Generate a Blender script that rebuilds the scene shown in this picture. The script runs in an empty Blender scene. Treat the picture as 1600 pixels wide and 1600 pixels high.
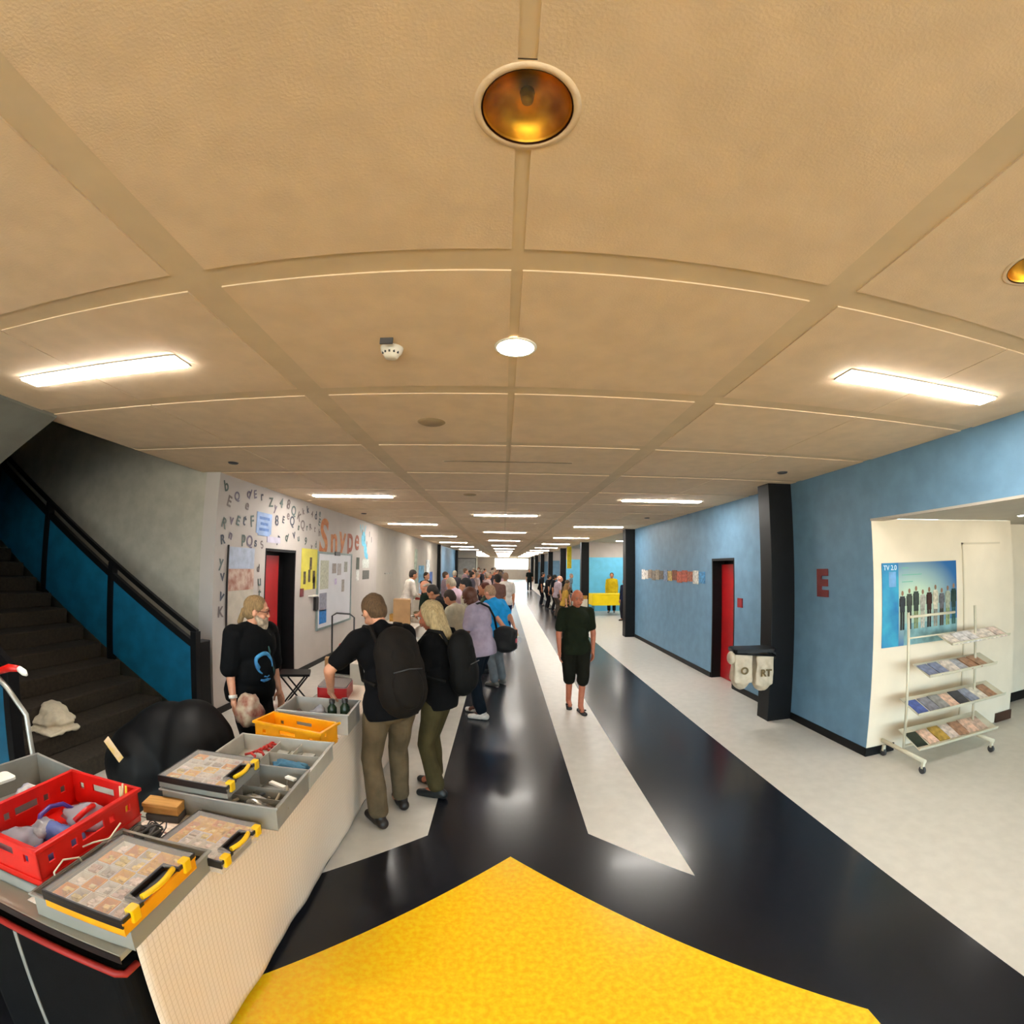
import bpy, bmesh, math, random
import numpy as np
from mathutils import Vector, Matrix, noise
random.seed(7)
C = bpy.context.scene.collection
SC = bpy.context.scene
R = math.radians
HC, HZ = 1.95, 2.95
HW = HZ+.015

# ------------------------------------------------------------------ camera, world, exposure
def cam_world(v):
    r, p, w = 0.013595, 0.11543, 0.017446
    x, y, z = v
    x, y = math.cos(r)*x - math.sin(r)*y, math.sin(r)*x + math.cos(r)*y
    y, z = math.cos(p)*y + math.sin(p)*z, -math.sin(p)*y + math.cos(p)*z
    return Vector((math.cos(w)*x + math.sin(w)*z, math.cos(w)*z - math.sin(w)*x, y))
cd = bpy.data.cameras.new('camera'); cam = bpy.data.objects.new('camera', cd); C.objects.link(cam)
cd.type = 'PANO'; cd.panorama_type = 'FISHEYE_LENS_POLYNOMIAL'
cd.sensor_width = 36.0; cd.sensor_height = 36.0; cd.sensor_fit = 'HORIZONTAL'
rr = np.linspace(0, 25.5, 200); th = 2*np.arctan(rr*1600/36/(2*715.07))
A = np.stack([rr, rr**2, rr**3, rr**4], 1); k = np.linalg.lstsq(A, th, rcond=None)[0]
cd.fisheye_fov = math.pi
cd.fisheye_polynomial_k0 = 0.0
cd.fisheye_polynomial_k1, cd.fisheye_polynomial_k2, cd.fisheye_polynomial_k3, cd.fisheye_polynomial_k4 = [-float(a) for a in k]
rt, up, fw = cam_world((1, 0, 0)), cam_world((0, 1, 0)), cam_world((0, 0, 1))
M = Matrix((rt, up, -fw)).transposed().to_4x4(); M.translation = Vector((0, 0, HC))
cam.matrix_world = M; cd.clip_end = 300; cd.clip_start = 0.02
SC.camera = cam
W = bpy.data.worlds.new('world'); SC.world = W; W.use_nodes = True
bg = W.node_tree.nodes['Background']; nt_ = W.node_tree
tc_ = nt_.nodes.new('ShaderNodeTexCoord'); sx_ = nt_.nodes.new('ShaderNodeSeparateXYZ'); rp_ = nt_.nodes.new('ShaderNodeValToRGB')
nt_.links.new(tc_.outputs['Generated'], sx_.inputs[0]); nt_.links.new(sx_.outputs['Z'], rp_.inputs[0]); nt_.links.new(rp_.outputs[0], bg.inputs[0])
rp_.color_ramp.elements[0].position = 0.0; rp_.color_ramp.elements[0].color = (1.0, 0.86, 0.68, 1)   # warm glow added below the horizon to brighten the ceiling
rp_.color_ramp.elements[1].position = 0.03; rp_.color_ramp.elements[1].color = (0.72, 0.92, 1.0, 1)   # hazy sky
bg.inputs[1].default_value = 2.3
SC.view_settings.view_transform = 'Standard'; SC.view_settings.look = 'None'
SC.view_settings.gamma = 1; SC.view_settings.use_curve_mapping = False
SC.view_settings.exposure = 2.53
LAMP = 17.0
LAMPC = (1.0, 0.95, 0.88)
try:
    SC.cycles.max_bounces = 8; SC.cycles.diffuse_bounces = 5; SC.cycles.caustics_reflective = False; SC.cycles.caustics_refractive = False
    SC.cycles.use_denoising = True; SC.cycles.sample_clamp_indirect = 6
except Exception: pass

# ------------------------------------------------------------------ materials
def lin(c):
    if isinstance(c, str):
        c = [int(c[i:i+2], 16)/255 for i in (0, 2, 4)]
    return tuple(((a+0.055)/1.055)**2.4 if a > 0.04045 else a/12.92 for a in c)
MC = {}
def mat(name, col, rough=0.6, metal=0.0, n=None, amt=0.15, bump=0.0, bs=None, alpha=1.0, trans=0.0, emit=None, es=0, coat=0.0, coatr=.1, col2=None, spec=0.5, aniso=None):
    """procedural principled material; n = noise scale for colour variation, amt = how strong"""
    if name in MC: return MC[name]
    m = bpy.data.materials.new(name); m.use_nodes = True; MC[name] = m
    nt = m.node_tree; b = nt.nodes['Principled BSDF']; L = nt.links
    c = lin(col); b.inputs['Base Color'].default_value = (*c, 1)
    b.inputs['Roughness'].default_value = rough; b.inputs['Metallic'].default_value = metal
    b.inputs['Specular IOR Level'].default_value = spec
    b.inputs['Alpha'].default_value = alpha; b.inputs['Transmission Weight'].default_value = trans
    b.inputs['Coat Weight'].default_value = coat; b.inputs['Coat Roughness'].default_value = coatr
    if emit is not None:
        b.inputs['Emission Color'].default_value = (*emit, 1); b.inputs['Emission Strength'].default_value = es
    if n or bump:
        tc = nt.nodes.new('ShaderNodeTexCoord'); src = tc.outputs['Object']
        if aniso:
            mp = nt.nodes.new('ShaderNodeMapping'); mp.inputs['Scale'].default_value = aniso
            L.new(src, mp.inputs[0]); src = mp.outputs[0]
    if n:
        nz = nt.nodes.new('ShaderNodeTexNoise'); nz.inputs['Scale'].default_value = n; nz.inputs['Detail'].default_value = 4
        L.new(src, nz.inputs['Vector'])
        rp = nt.nodes.new('ShaderNodeValToRGB'); rp.color_ramp.elements[0].position = 0.35; rp.color_ramp.elements[1].position = 0.65
        c2 = lin(col2) if col2 else tuple(max(0, a*(1-amt)) for a in c)
        c1 = c if col2 else tuple(min(1, a*(1+amt*0.6)) for a in c)
        rp.color_ramp.elements[0].color = (*c2, 1); rp.color_ramp.elements[1].color = (*c1, 1)
        L.new(nz.outputs['Fac'], rp.inputs[0]); L.new(rp.outputs[0], b.inputs['Base Color'])
    if bump:
        nb = nt.nodes.new('ShaderNodeTexNoise'); nb.inputs['Scale'].default_value = bs or 60; nb.inputs['Detail'].default_value = 3
        L.new(src, nb.inputs['Vector'])
        bp = nt.nodes.new('ShaderNodeBump'); bp.inputs['Strength'].default_value = bump; bp.inputs['Distance'].default_value = 0.01
        L.new(nb.outputs['Fac'], bp.inputs['Height']); L.new(bp.outputs[0], b.inputs['Normal'])
    return m

def clear(name, col, op=0.3, rough=0.15):
    """thin translucent plastic: part see-through, part gloss"""
    if name in MC: return MC[name]
    m = bpy.data.materials.new(name); m.use_nodes = True; MC[name] = m
    nt = m.node_tree; b = nt.nodes['Principled BSDF']; out = nt.nodes['Material Output']
    b.inputs['Base Color'].default_value = (*lin(col), 1); b.inputs['Roughness'].default_value = rough
    t = nt.nodes.new('ShaderNodeBsdfTransparent'); mx = nt.nodes.new('ShaderNodeMixShader')
    t.inputs[0].default_value = (*lin(col), 1)
    mx.inputs[0].default_value = op
    nt.links.new(t.outputs[0], mx.inputs[1]); nt.links.new(b.outputs[0], mx.inputs[2]); nt.links.new(mx.outputs[0], out.inputs[0])
    return m

M_ceil = mat('ceiling_board', 'dfc6a6', 0.9, n=7, amt=0.05, bump=0.12, bs=120)
M_ceil2 = mat('ceiling_strip', 'd3bd9c', 0.85, n=5, amt=0.05)
M_pale = mat('pale_vinyl', 'cec9bf', 0.36, n=9, amt=0.05, coat=0.08, coatr=0.2, spec=.35)
M_dark = mat('dark_vinyl', '1a1b22', 0.26, n=14, amt=0.35, coat=0.12, coatr=0.12, spec=.4)
M_yelf = mat('yellow_vinyl', 'ffd41e', 0.25, n=34, col2='fcb814', coat=0.4, coatr=0.16)
M_white = mat('white_paint', 'b9b1ab', 0.75, n=3, amt=0.04)
M_cream = mat('cream_paint', 'b3aca0', 0.75, n=3, amt=0.04)
M_grey = mat('grey_paint', 'b0aa9c', 0.85, n=6, amt=0.1)
M_blue = mat('blue_paint', '668ca8', 0.55, n=5, amt=0.10, bump=0.1)
M_recess = mat('recess_paint', 'dfd2bd', 0.75, n=3, amt=0.04)
M_cyan = mat('cyan_paint', '66bfe4', 0.55, n=4, amt=0.08)
M_black = mat('black_paint', '0a0a0c', 0.5, n=8, amt=0.3, spec=.25)
M_blackm = mat('black_metal', '0a0a0c', 0.45, metal=0.2, n=20, amt=0.2, spec=.3)
M_red = mat('red_door', 'a8141a', 0.4, n=4, amt=0.12)
M_stair = mat('stair_carpet', '352d22', 0.95, n=30, amt=0.3, bump=0.5, bs=200)
M_teal = mat('teal_panel', '115a78', 0.35, n=5, amt=0.2)
M_chrome = mat('chrome', 'c8c8c8', 0.2, metal=1.0, n=10, amt=0.05)
M_silver = mat('silver_paint', 'b4b2aa', 0.4, metal=0.6, n=10, amt=0.08)
M_dgrey = mat('dark_grey', '3c3c3e', 0.6, n=12, amt=0.2)
M_lamp = mat('lamp_diffuser', 'ffffff', 0.5, emit=LAMPC, es=LAMP)
M_paper = mat('paper', 'e6e2d8', 0.7, n=12, amt=0.05)

# ------------------------------------------------------------------ mesh building
class MB:
    def __init__(s): s.v = []; s.f = []; s.mi = []; s.m = 0; s.sm = []
    def add(s, vs, fs, smooth=False, mi=None):
        o = len(s.v); s.v += [tuple(v) for v in vs]
        for f in fs: s.f.append([i+o for i in f]); s.mi.append(s.m if mi is None else mi); s.sm.append(smooth)
        return s
    def mm(s, i): s.m = i; return s
    def box(s, x0, x1, y0, y1, z0, z1):
        if x0 > x1: x0, x1 = x1, x0
        if y0 > y1: y0, y1 = y1, y0
        if z0 > z1: z0, z1 = z1, z0
        return s.add([(x0,y0,z0),(x1,y0,z0),(x1,y1,z0),(x0,y1,z0),(x0,y0,z1),(x1,y0,z1),(x1,y1,z1),(x0,y1,z1)],
                     [(3,2,1,0),(4,5,6,7),(0,1,5,4),(1,2,6,5),(2,3,7,6),(3,0,4,7)])
    def rbox(s, x0, x1, y0, y1, z0, z1, r=.01, seg=3):
        """box with rounded vertical corners"""
        P = []
        for cx, cy, a0 in ((x1-r, y1-r, 0), (x0+r, y1-r, 90), (x0+r, y0+r, 180), (x1-r, y0+r, 270)):
            for i in range(seg+1):
                a = R(a0+90*i/seg); P.append((cx+r*math.cos(a), cy+r*math.sin(a)))
        return s.prism(P, z0, z1)
    def prism(s, P, z0, z1, M=None):
        n = len(P); vs = [(x, y, z0) for x, y in P]+[(x, y, z1) for x, y in P]
        if M: vs = [M @ Vector(v) for v in vs]
        return s.add(vs, [tuple(range(n))[::-1], tuple(range(n, 2*n))]+[(i, (i+1) % n, n+(i+1) % n, n+i) for i in range(n)])
    def cone(s, p0, p1, r0, r1=None, seg=12, cap=True, smooth=True):
        p0, p1 = Vector(p0), Vector(p1); r1 = r0 if r1 is None else r1
        d = (p1-p0).normalized(); a = d.orthogonal().normalized(); b = d.cross(a)
        vs = []
        for p, r in ((p0, r0), (p1, r1)):
            for i in range(seg):
                t = 2*math.pi*i/seg; vs.append(p+(a*math.cos(t)+b*math.sin(t))*r)
        s.add(vs, [(i, (i+1) % seg, seg+(i+1) % seg, seg+i) for i in range(seg)], smooth)
        if cap: s.add(vs, [tuple(range(seg))[::-1], tuple(range(seg, 2*seg))])
        return s
    def tube(s, P, r, seg=8, closed=False):
        P = [Vector(p) for p in P]; n = len(P); vs = []; fs = []
        a = None
        for i, p in enumerate(P):
            d = ((P[(i+1) % n] if (closed or i < n-1) else p)-(P[i-1] if (closed or i > 0) else p))
            d = d.normalized() if d.length > 1e-9 else Vector((0, 0, 1))
            if a is None: a = d.orthogonal().normalized()
            a = (a-d*a.dot(d)); a = a.normalized() if a.length > 1e-6 else d.orthogonal().normalized()
            b = d.cross(a); q = r[i] if isinstance(r, (list, tuple)) else r
            for j in range(seg):
                t = 2*math.pi*j/seg; vs.append(p+(a*math.cos(t)+b*math.sin(t))*q)
        for i in range(n if closed else n-1):
            k = (i+1) % n
            for j in range(seg):
                fs.append((i*seg+j, i*seg+(j+1) % seg, k*seg+(j+1) % seg, k*seg+j))
        s.add(vs, fs, True)
        if not closed: s.add(vs[:seg], [tuple(range(seg))[::-1]]); s.add(vs[-seg:], [tuple(range(seg))])
        return s
    def lathe(s, prof, c=(0, 0, 0), seg=24, smooth=True):
        vs = []; fs = []; n = len(prof)
        for i in range(seg):
            t = 2*math.pi*i/seg
            for r, z in prof: vs.append((c[0]+r*math.cos(t), c[1]+r*math.sin(t), c[2]+z))
        for i in range(seg):
            for j in range(n-1):
                a, b = i*n+j, ((i+1) % seg)*n+j; fs.append((a, b, b+1, a+1))
        return s.add(vs, fs, smooth)
    def ell(s, c, r, M=None, u=14, v=9):
        vs = []; fs = []; c = Vector(c)
        if isinstance(r, (int, float)): r = (r, r, r)
        for j in range(v+1):
            ph = math.pi*j/v-math.pi/2
            for i in range(u):
                t = 2*math.pi*i/u
                p = Vector((r[0]*math.cos(ph)*math.cos(t), r[1]*math.cos(ph)*math.sin(t), r[2]*math.sin(ph)))
                vs.append(c+(M @ p if M else p))
        for j in range(v):
            for i in range(u): fs.append((j*u+i, j*u+(i+1) % u, (j+1)*u+(i+1) % u, (j+1)*u+i))
        return s.add(vs, fs, True)
    def cap(s, p0, p1, r0, r1=None, seg=12):
        r1 = r0 if r1 is None else r1
        s.ell(p0, r0, u=seg, v=8); s.ell(p1, r1, u=seg, v=8); return s.cone(p0, p1, r0, r1, seg)
    def quad(s, a, b, c, d): return s.add([a, b, c, d], [(0, 1, 2, 3)])
    def mesh(s, name, mats):
        me = bpy.data.meshes.new(name); me.from_pydata(s.v, [], s.f)
        for m in (mats if isinstance(mats, (list, tuple)) else [mats]): me.materials.append(m)
        me.polygons.foreach_set('material_index', s.mi); me.polygons.foreach_set('use_smooth', s.sm)
        bm = bmesh.new(); bm.from_mesh(me); bmesh.ops.remove_doubles(bm, verts=bm.verts, dist=1e-5)
        bmesh.ops.recalc_face_normals(bm, faces=bm.faces); bm.to_mesh(me); bm.free()
        me.update(); return me
    def build(s, name, mats, parent=None, loc=None, rz=0, bevel=0, label=None):
        o = bpy.data.objects.new(name, s.mesh(name, mats)); C.objects.link(o)
        if parent: o.parent = parent
        if loc: o.location = loc
        if rz: o.rotation_euler[2] = rz
        if bevel:
            m = o.modifiers.new('bevel', 'BEVEL'); m.width = bevel; m.segments = 2; m.limit_method = 'ANGLE'
        if label: o['label'] = label
        return o

def tag(o, label, cat, group=None, kind=None):
    o['label'] = label; o['category'] = cat
    if group: o['group'] = group
    if kind: o['kind'] = kind
    return o
def thing(name, label, cat, loc=(0, 0, 0), rz=0, group=None):
    o = bpy.data.objects.new(name, None); C.objects.link(o); o.empty_display_size = .1
    o.location = loc; o.rotation_euler = (0, 0, rz)
    return tag(o, label, cat, group)
def dup(root, loc, rz=0, label=None, group=None):
    r = root.copy(); C.objects.link(r); r.location = loc; r.rotation_euler = (0, 0, rz)
    if label: r['label'] = label
    if group: r['group'] = group
    for ch in list(root.children):
        c = ch.copy(); C.objects.link(c); c.parent = r
        for g in list(ch.children):
            d = g.copy(); C.objects.link(d); d.parent = c
    return r
def struct(o): o['kind'] = 'structure'; return o
def text(name, s, size, m, parent=None, loc=(0, 0, 0), rot=(R(90), 0, 0), ext=.002, bold=0.0, label=None):
    cu = bpy.data.curves.new(name, 'FONT'); cu.body = s; cu.size = size; cu.extrude = ext; cu.offset = bold
    cu.align_x = 'CENTER'; cu.align_y = 'CENTER'
    t = bpy.data.objects.new('t', cu); C.objects.link(t)
    dg = bpy.context.evaluated_depsgraph_get(); me = bpy.data.meshes.new_from_object(t.evaluated_get(dg))
    bpy.data.objects.remove(t); me.materials.clear(); me.materials.append(m)
    o = bpy.data.objects.new(name, me); C.objects.link(o); o.location = loc; o.rotation_euler = rot
    if parent: o.parent = parent
    if label: o['label'] = label
    return o

# ------------------------------------------------------------------ the setting
XL, XR = -3.45, 3.60
Y0, Y1 = -6.0, 62.0
# floor and its inlays
struct(MB().box(-8.5, 9.0, Y0, Y1, -0.1, 0).build('floor', M_pale))
def inlay(i, P, z, m): struct(MB().prism(P, 0.0, z).build('trim_%d' % i, m))
inlay(1, [(-2.28, Y0), (2.36, Y0), (2.36, Y1-6), (-2.28, Y1-6)], .0006, M_dark)
inlay(2, [(.63, 3.08), (1.20, 2.48), (1.20, Y1-6), (.60, Y1-6)], .0011, M_pale)
inlay(3, [(-.51, 3.05), (-.56, Y1-6), (-1.10, Y1-6), (-1.09, 2.5)], .0011, M_pale)
inlay(4, [(.07, 2.82), (-1.2, 1.53), (-1.2, -.3), (.1, -1.6), (1.56, -.3), (1.56, 1.28)], .0011, M_yelf)

# ceiling of the corridor: boards with recessed cover strips
cb = MB()
xs = [(-3.75, -2.46), (-2.45, -1.25), (-1.09, .01), (.05, 1.17), (1.31, 2.44), (2.45, 3.75)]
ys = []
y = 1.25
ky = [1.25+1.2*i for i in range(-6, 51)]
HOLES = [(.035, .72, .125, .104), (1.86, .84, .125, .104)]
def cell(x0, x1, y0, y1, z0, z1):
    for hx, hy, h, r in HOLES:
        a0, a1, b0, b1 = hx-h, hx+h, hy-h, hy+h
        if x0 < a1 and x1 > a0 and y0 < b1 and y1 > b0:
            if x0 < a0: cb.box(x0, a0, y0, y1, z0, z1)
            if x1 > a1: cb.box(a1, x1, y0, y1, z0, z1)
            c0, c1 = max(x0, a0), min(x1, a1)
            if y0 < b0: cb.box(c0, c1, y0, b0, z0, z1)
            if y1 > b1: cb.box(c0, c1, b1, y1, z0, z1)
            return
    cb.box(x0, x1, y0, y1, z0, z1)
cb.mm(1); cell(-3.7, .95, Y0, Y1, HZ+.006, HZ+.012); cell(.95, 3.6, Y0, Y1, HZ+.006, HZ+.012)
cb.box(-3.7, 3.6, Y0, Y1, HZ+.2, HZ+.25).box(-3.7, -3.69, Y0, Y1, HZ, HZ+.25)
cb.mm(0)
for a, b in zip(ky[:-1], ky[1:]):
    for x0, x1 in xs: cell(max(x0, -3.7), min(x1, 3.6), a+.12, b, HZ, HZ+.008)
for hx, hy, h, r in HOLES:
    vs = []; n = 48
    for i in range(n):
        t = 2*math.pi*i/n; c_, s_ = math.cos(t), math.sin(t); q = h/max(abs(c_), abs(s_))
        vs += [(hx+r*c_, hy+r*s_, HZ), (hx+q*c_, hy+q*s_, HZ), (hx+r*c_, hy+r*s_, HZ+.19)]
    fs = []
    for i in range(n):
        j = (i+1) % n; fs += [(3*i, 3*i+1, 3*j+1, 3*j), (3*i, 3*j, 3*j+2, 3*i+2)]
    cb.add(vs, fs)
struct(cb.build('ceiling', [M_ceil, M_ceil2]))
struct(MB().box(3.63, 9, Y0, 3.73, 2.372, 2.5).build('ceiling', M_cream))
struct(MB().box(3.592, 3.78, Y0, 3.73, 2.35, 2.371).build('trim_6', M_cream))
struct(MB().box(3.6, 9, 12.3, Y1, HZ, 3.1).build('ceiling', M_cream))

# right wall: lintel over the opening, blue block, recess walls
struct(MB().box(XR, XR+.16, Y0, 3.73, 2.371, HW).build('wall_right_lintel', M_blue))
struct(MB().box(XR, XR+.16, Y0, -2.2, 0, 2.37).build('wall_right_near', M_blue))
wr = MB().mm(0)
wr.box(XR, XR+.2, 3.73, 6.68, 0, HW).box(XR, XR+.2, 6.68, 7.50, 2.06, HW).box(XR, XR+.2, 7.50, 12.3, 0, HW)
struct(wr.build('wall_right', M_blue))
struct(MB().box(XR+.003, 6.03, 3.725, 3.95, 0, 2.37).build('wall_recess', M_recess))
struct(MB().box(6.0, 6.03, 3.95, 6, 0, 2.37).box(6.0, 9, 6.0, 6.1, 0, 2.37).box(8.8, 8.9, 1.5, 6, 0, 2.37).build('wall_recess_back', M_cream))
struct(MB().box(6.031, 8.8, 4.15, 4.25, 0, 2.371).build('wall_recess_side', M_recess))
struct(MB().box(6.035, 8.8, 3.735, 6.0, 2.373, 2.5).build('ceiling', M_cream))
struct(MB().box(5.0, 5.02, 3.715, 3.727, 0.1, 2.12).box(5.0, 5.75, 3.715, 3.727, 2.1, 2.12).build('trim_5', mat('door_trim', 'c9bda6', .6)))
struct(MB().box(XR-.012, XR, 3.715, 5.1, 0, .085).box(XR-.012, XR, 5.3, 6.68, 0, .085).box(XR-.012, XR, 7.5, 12.3, 0, .085).build('baseboard_right', M_black))
struct(MB().box(XR-.012, 3.98, 3.712, 3.727, 0, .085).build('baseboard_recess', M_black))
struct(MB().box(5.72, 6.045, 3.705, 3.727, 0, .11).build('baseboard_recess_end', mat('brown_base', '3a2010', .5)))
struct(MB().box(6.04, 8.8, 4.135, 4.15, 0, .12).build('baseboard_recess_back', M_black))
# door on the right, recessed in a black reveal
def door(n, x, y0, y1, zt, side, leaf0, leaf1):
    d = MB().box(x, x+side*.02, y0, y0+.02, 0, zt).box(x, x+side*.25, y0-.001, y0, 0, zt)
    o = struct(MB().box(x+side*.22, x+side*.24, y0, y1, 0, zt).box(x, x+side*.24, y0, y0+.035, 0, zt).box(x, x+side*.24, y1-.035, y1, 0, zt).box(x, x+side*.24, y0, y1, zt-.04, zt).build('door_%d' % n, M_black))
    MB().box(x+side*.17, x+side*.21, leaf0, leaf1, 0.01, zt-.1).build('door_leaf', M_red, o, label='red door leaf')
    MB().cone((x+side*.17, leaf0+.1, 1.05), (x+side*.11, leaf0+.1, 1.05), .01).cone((x+side*.115, leaf0+.1, 1.05), (x+side*.115, leaf0+.22, 1.05), .01).build('door_handle', M_chrome, o)
door(1, XR, 6.68, 7.50, 2.06, 1, 6.70, 7.46)

# black columns down both sides
def column(x, y, w=.34, d=.26):
    return struct(MB().box(x-w/2, x+w/2, y-d/2, y+d/2, 0, HZ+.004).build('trim_column', M_black, bevel=.006))
column(3.43, 5.22, .34, .26)
for i in range(7): column(3.50, 12.4+7.2*i, .34, .3)
for i in range(4): column(-3.38, 24.0+9*i, .2, .3)

# alcoves on the right beyond the blue wall
for i, yy in enumerate((19.45, 26.6, 33.9, 41.1, 48.3)):
    struct(MB().box(3.67, 7.2, yy, yy+.12, 0, 2.3).build('wall_alcove_%d' % (i+1), M_cyan if i < 2 else M_blue))
    struct(MB().box(3.67, 7.2, yy, yy+.12, 2.3, HW).build('wall_alcove_top_%d' % (i+1), M_white))
struct(MB().box(7.2, 7.3, 12.3, Y1, 0, HW).build('wall_far_right', M_white))
struct(MB().box(3.80, 7.2, 12.2, 12.3, 0, HW).build('wall_alcove_near', M_white))
struct(MB().box(XR+.2, 6, 12.19, 12.2, 0, HW).build('wall_alcove_back', M_white))

# left wall with the painted letters, and what follows
wl = MB().box(XL-.2, XL, 4.95, 6.22, 0, HW).box(XL-.2, XL, 6.22, 7.26, 2.09, HW).box(XL-.2, XL, 7.26, 12.3, 0, HW)
struct(wl.build('wall_left', M_white))
struct(MB().box(XL-.2, XL, 12.3, 24.0, 0, HW).build('wall_left_middle', M_cream))
struct(MB().box(XL-.2, XL, 24.0, 33.5, 0, HW).build('wall_left_blue', M_blue))
struct(MB().box(XL-.2, XL, 33.5, Y1, 0, HW).build('wall_left_far', M_cream))
struct(MB().box(XL, XL+.012, 4.95, 6.22, 0, .085).box(XL, XL+.012, 7.26, 24, 0, .085).build('baseboard_left', M_black))
door(2, XL, 6.22, 7.26, 2.09, -1, 6.24, 6.98)
# stairwell shell
struct(MB().box(-8.5, XL-.2, 4.95, 5.07, 0, 5.6).build('wall_stair', M_grey))
struct(MB().box(-8.6, -8.5, Y0, 5.07, 0, 5.6).build('wall_stair_back', M_grey))
struct(MB().box(-3.7, -3.6, 0, 4.95, HZ+.25, 5.6).build('wall_stair_upper', M_grey))
struct(MB().box(-8.6, -3.6, -.1, 0, 0, 5.6).build('wall_stair_near', M_grey))
struct(MB().box(-8.6, -3.6, -.1, 5.07, 5.6, 5.7).build('ceiling', M_grey))
struct(MB().box(-3.7, -3.6, Y0, -.1, 0, HW).build('wall_left_near', M_cream))
# ends of the corridor
struct(MB().box(-8.6, -3.7, Y0-.1, Y0, 0, 5.6).box(-3.7, 9, Y0-.1, Y0, HZ, 5.6).build('wall_back', M_cream))
w2 = MB()  # unseen window wall, added behind the camera to let world light onto the ceiling
for i in range(8): w2.box(-3.7+1.8*i, -3.62+1.8*i, Y0-.1, Y0, 0, HZ)
w2 = struct(w2.box(-3.7, 9, Y0-.1, Y0, 2.87, HZ).build('window_added', M_blackm))
MB().box(-3.7, 9, Y0-.056, Y0-.05, .0, 2.87).build('pane', clear('window_glass', 'f4fbff', .06, .05), w2)
we = MB().box(-3.7, -1.2, Y1, Y1+.2, 0, HW).box(-1.2, 7.3, Y1, Y1+.2, 2.85, HZ+.3).box(3.4, 9, Y1, Y1+.2, 0, HW).box(-1.2, 3.4, Y1, Y1+.2, 0, 1.3)
struct(we.build('wall_end', M_white))
w1 = struct(MB().box(-1.2, 3.4, Y1+.04, Y1+.09, 1.3, 1.36).box(-1.2, 3.4, Y1+.04, Y1+.09, 2.79, 2.85).box(-1.2, -1.14, Y1+.04, Y1+.09, 1.3, 2.85).box(.3, .36, Y1+.04, Y1+.09, 1.3, 2.85).box(1.85, 1.91, Y1+.04, Y1+.09, 1.3, 2.85).box(3.34, 3.4, Y1+.04, Y1+.09, 1.3, 2.85).build('window_1', M_white))
MB().box(-1.14, 3.34, Y1+.06, Y1+.066, 1.36, 2.79).build('pane', clear('window_glass', 'f4fbff', .06, .05), w1)
struct(MB().box(-3.45, -2.0, 34.0, 34.1, 0, HW).build('wall_left_return', M_cream))

struct(MB().box(8.8, 8.9, Y0, 1.5, 0, 2.37).build('wall_recess_far', M_cream))

# stairs going up to the left
st = MB()
for i in range(12):
    st.box(-8.5, -3.46-.31*i, 2.27, 4.40, .17*i, .17*(i+1))
struct(st.build('stairs', M_stair, bevel=.012))
# flight above: sloping soffit seen under the ceiling edge
so = MB().prism([(-3.5, 2.93), (-6.9, 1.20), (-6.9, 1.42), (-3.5, 3.15)], 0, 2.3, Matrix(((1, 0, 0, 0), (0, 0, 1, .3), (0, 1, 0, 0), (0, 0, 0, 1))))
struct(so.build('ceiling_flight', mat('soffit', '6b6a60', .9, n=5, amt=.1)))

# ------------------------------------------------------------------ ceiling lights
def lamp_thing(x, y, lit=True):
    t = thing('ceiling_light', 'x', 'light', (x, y, HZ))
    fr = MB(); w, d = .645, .075
    fr.box(-w, w, -d, -d+.012, -.006, 0).box(-w, w, d-.012, d, -.006, 0).box(-w, -w+.012, -d, d, -.006, 0).box(w-.012, w, -d, d, -.006, 0)
    fr.build('frame', M_silver, t)
    MB().box(-w+.012, w-.012, -d+.012, d-.012, -.016, -.001).build('diffuser', M_lamp, t)
    return t
lp0 = lamp_thing(-2.345, 1.95)
lp0['label'] = 'long lit ceiling light nearest the camera over the stairs side'
lp0['group'] = 'left row of linear ceiling lights'
for k_ in range(-1, 12):
    y = 1.95+4.84*k_
    for side, x in (('left', -2.345), ('right', 2.445)):
        if k_ == 0 and side == 'left': continue
        if k_ == 0: lb = 'long lit ceiling light nearest the camera on the blue wall side'
        elif k_ == 1: lb = 'lit linear ceiling light, second in the %s row' % side
        elif k_ == 2: lb = 'lit linear ceiling light, third in the %s row' % side
        elif k_ == -1: lb = 'lit linear ceiling light behind the camera in the %s row' % side
        else: lb = 'far lit linear ceiling light in the %s row down the corridor' % side
        dup(lp0, (x, y, HZ), 0, lb, '%s row of linear ceiling lights' % side)
for k_ in range(1, 12):
    y = 4.37+4.84*k_
    lb = ['lit linear ceiling light, nearest in the middle row', 'lit linear ceiling light, second in the middle row'][k_-1] if k_ < 3 else 'far lit linear ceiling light in the middle row down the corridor'
    dup(lp0, (.03, y, HZ), 0, lb, 'middle row of linear ceiling lights')
for j, (x, y) in enumerate(((5.2, 14.4), (5.2, 18.2), (5.0, 24.8), (5.0, 31.5))):
    dup(lp0, (x, y, HZ), 0, 'lit linear ceiling light inside the far right alcoves', 'alcove ceiling lights')
sl = thing('ceiling_slot', 'long thin unlit slot in the ceiling between the round lamp and middle lights', 'ceiling slot', (.03, 4.37, HZ))
MB().box(-.63, .63, -.012, .012, -.004, 0).build('slot_frame', mat('slot', '7a6a50', .7, n=5), sl)

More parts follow.
